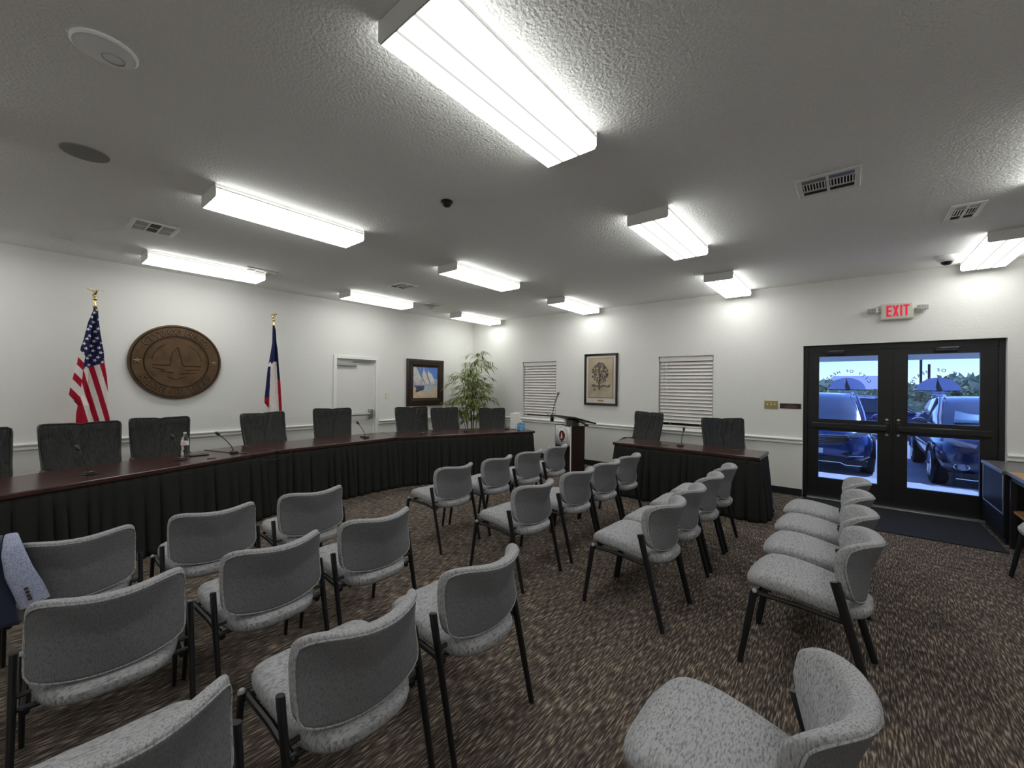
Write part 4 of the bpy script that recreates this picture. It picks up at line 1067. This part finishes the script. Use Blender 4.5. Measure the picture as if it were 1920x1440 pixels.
bars(-.038, [[(0,0),(.021,0),(.055,hL),(.034,hL)], [(.034,0),(.055,0),(.039,.066),(.0285,.066)], [(0,hL),(.021,hL),(.0275,.080),(.017,.076)]])
bars(.030, [[(0,0),(b_,0),(b_,hL),(0,hL)]])
bars(.060, [[(0,.119),(.054,.119),(.054,hL),(0,hL)], [(.0175,0),(.0365,0),(.0365,.119),(.0175,.119)]])
lt.build('lettering', M['red'], ex, smooth=False)
for s_ in (-1, 1):
    MB().tube([(s_*.150, -.03, .115), (s_*.195, -.035, .115)], .012, 10).build('lamp_arm', M['signw'], ex)
    a = math.radians(18*s_); c = Vector((s_*.232, -.055, .128)); ux = Vector((cos(a), sin(a)*.9, 0)).normalized(); uy = Vector((-ux.y, ux.x, 0))
    hd = MB().obox(c, ux*.048, uy*.026, (0, 0, .031)).build('lamp_head', M['signw'], ex, bevel=.006)
    gl = MB()
    for i in range(4):
        for j in range(3): gl.obox(c - uy*.0275 + ux*(-.033+.022*i) + Vector((0,0,-.019+.019*j)), ux*.0085, uy*.002, (0, 0, .0075))
    gl.build('reflector', M['bolt'], hd)

# ------------------------------------------------------------------ entrance mat, credenza, desk at the right edge
tag(MB().box(-.835, .835, -.575, .575, 0, .010).build('entrance_mat', M['matrug'], None, bevel=.004, loc=(7.465, -.605, 0)), 'dark ribbed entrance mat inside the glass door', 'mat')
cb = thing('credenza', 'low black cabinet with a grey top right of the glass door', 'cabinet', (8.31, -.03, 0))
MB().box(.012, 1.25, -.83, 0, .06, .700).build('body', M['blacklam'], cb, bevel=.004)
MB().box(-.004, 0, -.835, 0, .703, .735).build('edge_glint', M['alu'], cb, bevel=.001)  # bright aluminium in place of a glossy reflection on the top edge
MB().box(.03, 1.23, -.80, -.02, 0, .06).build('toe_kick', M['plastic'], cb)
MB().box(0, 1.26, -.835, .0, .700, .737).build('top', M['greylam'], cb, bevel=.005)
pz = MB()
for y0, y1, z0, z1 in ((-.815,-.800,.30,.69),(-.035,-.020,.30,.69),(-.815,-.020,.292,.305)): pz.box(.006, .014, y0, y1, z0, z1)
pz.build('face_glint', M['alu'], cb, bevel=.002)  # light strips standing in for the outdoor reflection on the black face
dk = thing('desk', 'wooden-topped desk with black legs cut off by the right edge of the photo', 'desk', (8.335, -.90, 0))
MB().box(.0, 1.2, -.86, 0, .712, .737).build('desktop', M['wood'], dk, bevel=.004)
MB().box(-.004, .0, -.86, 0, .708, .739).build('edge_glint', M['alu'], dk)  # bright strip in place of the reflection along the desk edge
MB().box(.02, 1.18, -.84, -.02, .655, .712).build('apron', M['frameb'], dk)
MB().box(.03, .62, -.82, -.03, .35, .372).build('shelf', M['wood'], dk)
for x, y in ((.03,-.05),(.03,-.82),(1.15,-.05),(1.15,-.82)): MB().box(x-.02, x+.02, y-.02, y+.02, 0, .655).build('leg', M['plastic'], dk)

# ------------------------------------------------------------------ outside the glass door
M['concrete'] = mat('pale_concrete', (.62,.60,.56), .9, var=(3,(.54,.52,.49),.3,.7), bump=(40,.3,.01))
M['lot'] = mat('lot_concrete', (.46,.45,.43), .9, var=(1.2,(.38,.37,.36),.3,.7), bump=(30,.3,.01))
M['carblue'] = mat('car_paint_blue', (.012,.035,.15), .25, metal=.3, coat=1.0)
M['carnavy'] = mat('car_paint_navy', (.014,.020,.055), .25, metal=.3, coat=1.0)
M['carglass'] = mat('car_glass', (.02,.04,.06), .05, spec=.9, coat=.5)
M['chrome'] = mat('chrome', (.75,.76,.78), .12, metal=1)
M['headl'] = mat('headlamp', (.35,.37,.40), .15, spec=.8)
M['sunshade'] = mat('windscreen_shade', (.35,.50,.55), .6)
M['hazeleaf'] = mat('hazy_foliage', (.30,.34,.17), .8, var=(3,(.46,.48,.26),.35,.7))  # leaf colour lightened to carry the haze and lift the backlit side
M['bark'] = mat('pole_wood', (.06,.05,.045), .9)
M['bldg'] = mat('far_wall', (.30,.26,.24), .9)
M['roofm'] = mat('far_roof', (.50,.46,.48), .7)
struct(MB().box(-6, 30, .16, 2.45, -.15, -.02).build('sidewalk', M['concrete'], smooth=False))
struct(MB().box(-60, 90, 2.45, 150, -.32, -.17).build('parking_lot', M['lot'], smooth=False))
struct(MB().box(4.6, 11.5, .16, 2.50, 2.36, 2.46).build('porch_shade_roof', M['white'], smooth=False))  # unseen roof behind the beam, added to keep sun off the mat
struct(MB().box(4.6, 11.5, 2.38, 2.50, 2.035, 2.36).build('porch_beam', M['white'], smooth=False))

def make_car(name, label, loc, rz, paint, W=.93, Ht=1.63, shade=False, kind='suv', group=None):
    # local: front towards -y at y=0, z=0 on the ground
    t = thing(name, label, 'car', loc, rz, group)
    L_ = 4.6
    # lower body: stations along y: (y, half width, bottom z, shoulder z)
    ST = [(0.0,.60,.34,.74),(.05,.76,.27,.84),(.18,.86,.24,.93),(.42,.905,.22,.985),(.9,.925,.22,1.02),(1.35,.93,.22,1.05),(2.2,.93,.22,1.08),(3.4,.93,.24,1.10),(4.2,.90,.30,1.10),(4.5,.84,.36,1.05),(4.6,.70,.42,.98)]
    mb = MB(); n = 18
    def ring(y, hw, z0, z1):
        P = []
        for k in range(n):
            a = 2*PI*k/n + PI/n; c, s_ = cos(a), sin(a); e = 3.6; d = (abs(c)**e + abs(s_)**e)**(1/e)
            x = c/d*hw; z = (z0+z1)/2 + s_/d*(z1-z0)/2
            if z > z0 + .62*(z1-z0): x *= .955
            P.append((x*W/.93, y, z*Ht/1.63))
        return P
    b = len(mb.v)
    for q in ST: mb.v += ring(*q)
    for i in range(len(ST)-1):
        for k in range(n): mb.f.append([i*n+k, i*n+(k+1) % n, (i+1)*n+(k+1) % n, (i+1)*n+k]); mb.mi.append(0)
    mb.f.append(list(range(n))); mb.f.append([(len(ST)-1)*n+k for k in range(n)]); mb.mi += [0, 0]
    body = mb.build('body', paint, t, angle=50)
    # greenhouse
    G = [(1.02,.80,1.00,1.02),(1.30,.77,1.0,1.18),(1.75,.70,1.0,1.46),(2.05,.665,1.0,1.56),(2.9,.66,1.0,1.59),(3.7,.65,1.0,1.55),(4.2,.64,1.0,1.38),(4.45,.66,1.0,1.08)]
    g = MB(); m_ = 12
    def hoop(y, hw, z0, z1):
        hb = lerpt([(1.02,.80),(1.5,.84),(4.0,.84),(4.45,.75)], y); P = [(-hb, y, z0), (-(hb*.55+hw*.45), y, z0+(z1-z0)*.5), (-hw, y, z1-.05), (-hw+.06, y, z1-.008), (-hw*.5, y, z1+.012), (0, y, z1+.018)]
        P += [(-x, yy, z) for x, yy, z in P[:-1]][::-1]
        return [(x*W/.93, yy, z*Ht/1.63) for x, yy, z in P]
    k2 = 11
    for q in G: g.v += hoop(*q)
    for i in range(len(G)-1):
        for k in range(k2-1):
            g.f.append([i*k2+k, i*k2+k+1, (i+1)*k2+k+1, (i+1)*k2+k])
            roofy = 2 <= i <= 5
            side = k in (0, 1, 8, 9)
            glassy = (side and 1 <= i <= 5) or (i < 3 and 3 <= k <= 6) or (i == 6)
            g.mi.append(1 if glassy else 0)
    go = g.build('cabin', [paint, M['carglass']], t, angle=35)
    s_x = W/.93; s_z = Ht/1.63
    for s_ in (-1, 1):     # pillars, roof rails, mirrors
        p = MB().tube([(s_*.80*s_x,1.04,1.03*s_z),(s_*.775*s_x,1.33,1.20*s_z),(s_*.70*s_x,1.76,1.47*s_z),(s_*.665*s_x,2.06,1.565*s_z)], .030, 8)
        p.tube([(s_*.83*s_x,2.35,1.03*s_z),(s_*.665*s_x,2.35,1.56*s_z)], .030, 8); p.build('pillar', paint, t)
        MB().tube([(s_*.62*s_x,1.95,1.57*s_z),(s_*.60*s_x,2.1,1.63*s_z),(s_*.60*s_x,3.7,1.62*s_z),(s_*.60*s_x,3.9,1.56*s_z)], .018, 8).build('roof_rail', M['chrome'], t)
        mr = MB().lathe([(.001,-.10),(.07,-.085),(.095,-.02),(.085,.05),(.05,.075),(.001,.08)], (s_*(W+.10),1.42,1.11*s_z), 14, Matrix.Rotation(PI/2, 4, 'X') @ Matrix.Diagonal((1.25,.85,.7,1)))
        mr.tube([(s_*(W-.12),1.45,1.05*s_z),(s_*(W+.05),1.43,1.09*s_z)], .025, 8); mr.build('wing_mirror', paint, t)
        # headlamp and lower lamp
        MB().poly3([(s_*.48*s_x,.085,.83*s_z),(s_*.78*s_x,.13,.90*s_z),(s_*.855*s_x,.25,.93*s_z),(s_*.84*s_x,.20,.85*s_z),(s_*.70*s_x,.085,.79*s_z),(s_*.50*s_x,.06,.77*s_z)], (0,-.03,0)).build('headlamp', M['headl'], t, smooth=False)
        if kind == 'suv':
            fb = MB().poly3([(s_*.42*s_x,.030,.455*s_z),(s_*.60*s_x,.035,.53*s_z),(s_*.76*s_x,.085,.54*s_z),(s_*.80*s_x,.12,.45*s_z),(s_*.77*s_x,.09,.41*s_z),(s_*.56*s_x,.025,.41*s_z)], (0,-.035,0)).build('fog_recess', M['plastic'], t, smooth=False)
            MB().tube([(s_*.54*s_x,-.015,.425*s_z),(s_*.68*s_x,.02,.425*s_z),(s_*.76*s_x,.06,.43*s_z)], .010, 6).build('fog_strip', M['chrome'], fb)
        else:
            fr = MB().tube([(s_*.66+.085*cos(2*PI*k/28), .02+.02*cos(2*PI*k/28)*s_, .44+.052*sin(2*PI*k/28)) for k in range(29)], .010, 6, cap=False).build('fog_ring', M['chrome'], t)
            MB().lathe([(.001,-.012),(.045,-.01),(.05,.01)], (s_*.66,.02,.44), 18, Matrix.Rotation(PI/2, 4, 'X')).build('fog_lamp', M['headl'], fr)
    gk = 1.0 if kind == 'suv' else .62
    gp = [(-.52,.80),(.52,.80),(.585,.735),(.50,.665),(.30,.625),(-.30,.625),(-.50,.665),(-.585,.735)]
    gp = [(x*gk, z) for x, z in gp]
    gm = MB().poly3([(x*s_x,.010,z*s_z) for x, z in gp], (0,-.03,0)).build('grille', M['plastic'], t, smooth=False)
    br = MB(); loop = [(x*s_x,-.022,z*s_z) for x, z in gp + gp[:1]]; br.tube(loop, .011, 6)
    for z in (.665,.70,.735,.77):
        hw = gk*lerpt([(.625,.30),(.665,.48),(.735,.56),(.80,.50)], z); br.tube([(-hw*s_x,-.026,z*s_z),(hw*s_x,-.026,z*s_z)], .008, 6)
    br.build('grille_bars', M['chrome'], gm)
    MB().box(-.155, .155, -.045, -.015, .445*s_z, .545*s_z).build('license_plate', M['white'], t, bevel=.004)
    lo = MB().poly3([(x*s_x,.02,z*s_z) for x, z in [(-.82,.36),(-.55,.36),(-.42,.40),(.42,.40),(.55,.36),(.82,.36),(.80,.24),(-.80,.24)]], (0,-.035,0)).build('lower_bumper', M['plastic'], t, bevel=.01, smooth=False)
    MB().tube([(-.80*s_x,.0,.255*s_z),(-.5*s_x,-.02,.25*s_z),(-.42*s_x,-.022,.29*s_z),(.42*s_x,-.022,.29*s_z),(.5*s_x,-.02,.25*s_z),(.80*s_x,.0,.255*s_z)], .012, 6).build('bumper_trim', M['chrome'], lo)
    for y in (.92, 3.72):
        for s_ in (-1, 1):
            Mx = Matrix.Rotation(PI/2, 4, 'Y'); c = (s_*(W-.10), y, .345)
            wl = MB().lathe([(.20,-.11),(.30,-.115),(.342,-.09),(.345,0),(.342,.09),(.30,.115),(.20,.11)], c, 32, Mx).build('wheel', M['rubber'], t)
            rm = MB().lathe([(.225,-.118),(.235,-.10),(.235,.10),(.225,.118)], c, 32, Mx)
            for k in range(5):
                a = 2*PI*k/5; x_ = c[0] + s_*.105; rm.tube([(x_, y, .345), (x_, y + .22*cos(a), .345 + .22*sin(a))], .032, 6, sx=.5)
            rm.build('rim', M['chrome'], wl)
            MB().tube([(s_*(W+.003), y+.40*cos(PI*k/14), .345+.40*sin(PI*k/14)) for k in range(15)], .022, 6).build('arch_trim', M['plastic'], t)
    if shade: MB().grid(lambda u, v: ((-.60+1.2*u)*(1-.14*v), 1.16+.50*v, (1.105+.26*v)*s_z + .026), 4, 4).build('windscreen_shade', M['sunshade'], t, thick=.006)
    return t
make_car('car', 'blue sport utility car parked nose-in behind the left door leaf', (6.58, 3.0, -.17), 0, M['carblue'])
make_car('car', 'dark navy car with round fog lamps parked behind the right door leaf', (9.22, 2.75, -.17), 0, M['carnavy'], .93, 1.60, True, 'car')
make_car('car', 'bright blue car far back in the lot, between the two near cars', (9.9, 13.0, -.17), 90, M['carblue'], .90, 1.45)

# trees and shrubs on the far side of the lot
def crown(name, label, x, y, rx, rz_, z, seed, cat='tree'):
    rr = random.Random(seed); t = thing(name, label, cat, (x, y, -.17))
    MB().tube([(0,0,0),(.1,0,z*.6),(0,.05,z)], [.22,.16,.10], 8).build('trunk', M['bark'], t)
    lf_ = MB()
    for k in range(620):
        a, b_, r = rr.random()*2*PI, math.acos(rr.uniform(-.8, 1)), rr.random()**.4
        c = Vector((rx*r*sin(b_)*cos(a), rx*r*sin(b_)*sin(a)*.8, z + rz_*r*cos(b_))); s_ = rr.uniform(.22, .5)
        u = Vector((rr.uniform(-1,1), rr.uniform(-1,1), rr.uniform(-1,1))).normalized(); v = u.orthogonal().normalized()
        lf_.add([c - u*s_, c + v*s_*.6, c + u*s_, c - v*s_*.6], [(0,1,2),(0,2,3)])
    lf_.build('foliage', M['hazeleaf'], t, smooth=False)
crown('tree', 'rounded tree beyond the lot at the left of the left door pane', 4.6, 40, 3.4, 1.25, 1.35, 1)
crown('tree', 'low tree beyond the lot behind the half-disc of the left door', 11.4, 46, 3.0, .9, 1.25, 2)
crown('tree', 'tree beyond the lot at the left of the right door pane', 13.6, 37, 2.6, 1.35, 1.5, 3)
crown('tree', 'tree beyond the lot at the right of the right door pane', 20.6, 38, 3.4, 1.2, 1.35, 4)
crown('shrub', 'low dark shrub at the lot edge in the left door pane', 8.9, 27, 1.9, .45, .55, 5, 'shrub')
crown('shrub', 'low dark shrub at the lot edge in the right door pane', 13.4, 25, 1.9, .4, .5, 6, 'shrub')
hb = thing('far_building', 'low pale-roofed building beyond the trees in the left door pane', 'building', (8.6, 54, -.17))
MB().box(-4, 2.6, 0, 6, 0, 1.7).build('wall', M['bldg'], hb, smooth=False)
MB().add([(-4.4,-.4,1.7),(3,-.4,1.7),(3,6.4,1.7),(-4.4,6.4,1.7),(-3.0,3,3.3),(1.8,3,3.3)], [(0,1,5,4),(1,2,5),(2,3,4,5),(3,0,4),(3,2,1,0)]).build('roof', M['roofm'], hb, smooth=False)
for x, y, h_, lab in ((11.62, 40.0, 11.0, 'tall utility pole in the right door pane'), (12.2, 41.0, 3.85, 'shorter post beside the utility pole')):
    pt = thing('utility_pole', lab, 'pole', (x, y, -.17)); MB().tube([(0,0,0),(0,0,h_)], .085, 10).build('shaft', M['bark'], pt)
    if h_ > 6: MB().box(-1.1, 1.1, -.06, .06, 8.6, 8.75).build('crossarm', M['bark'], pt)
for z, lab in ((4.9, 'lower overhead wire crossing beyond the glass door'), (8.4, 'upper overhead wire crossing beyond the glass door')):
    tag(MB().tube([(-20 + 3*k, 24 - .1*k, z - .25*sin(PI*k/20)) for k in range(21)], .022, 5).build('overhead_wire', M['bark'], None), lab, 'wire')
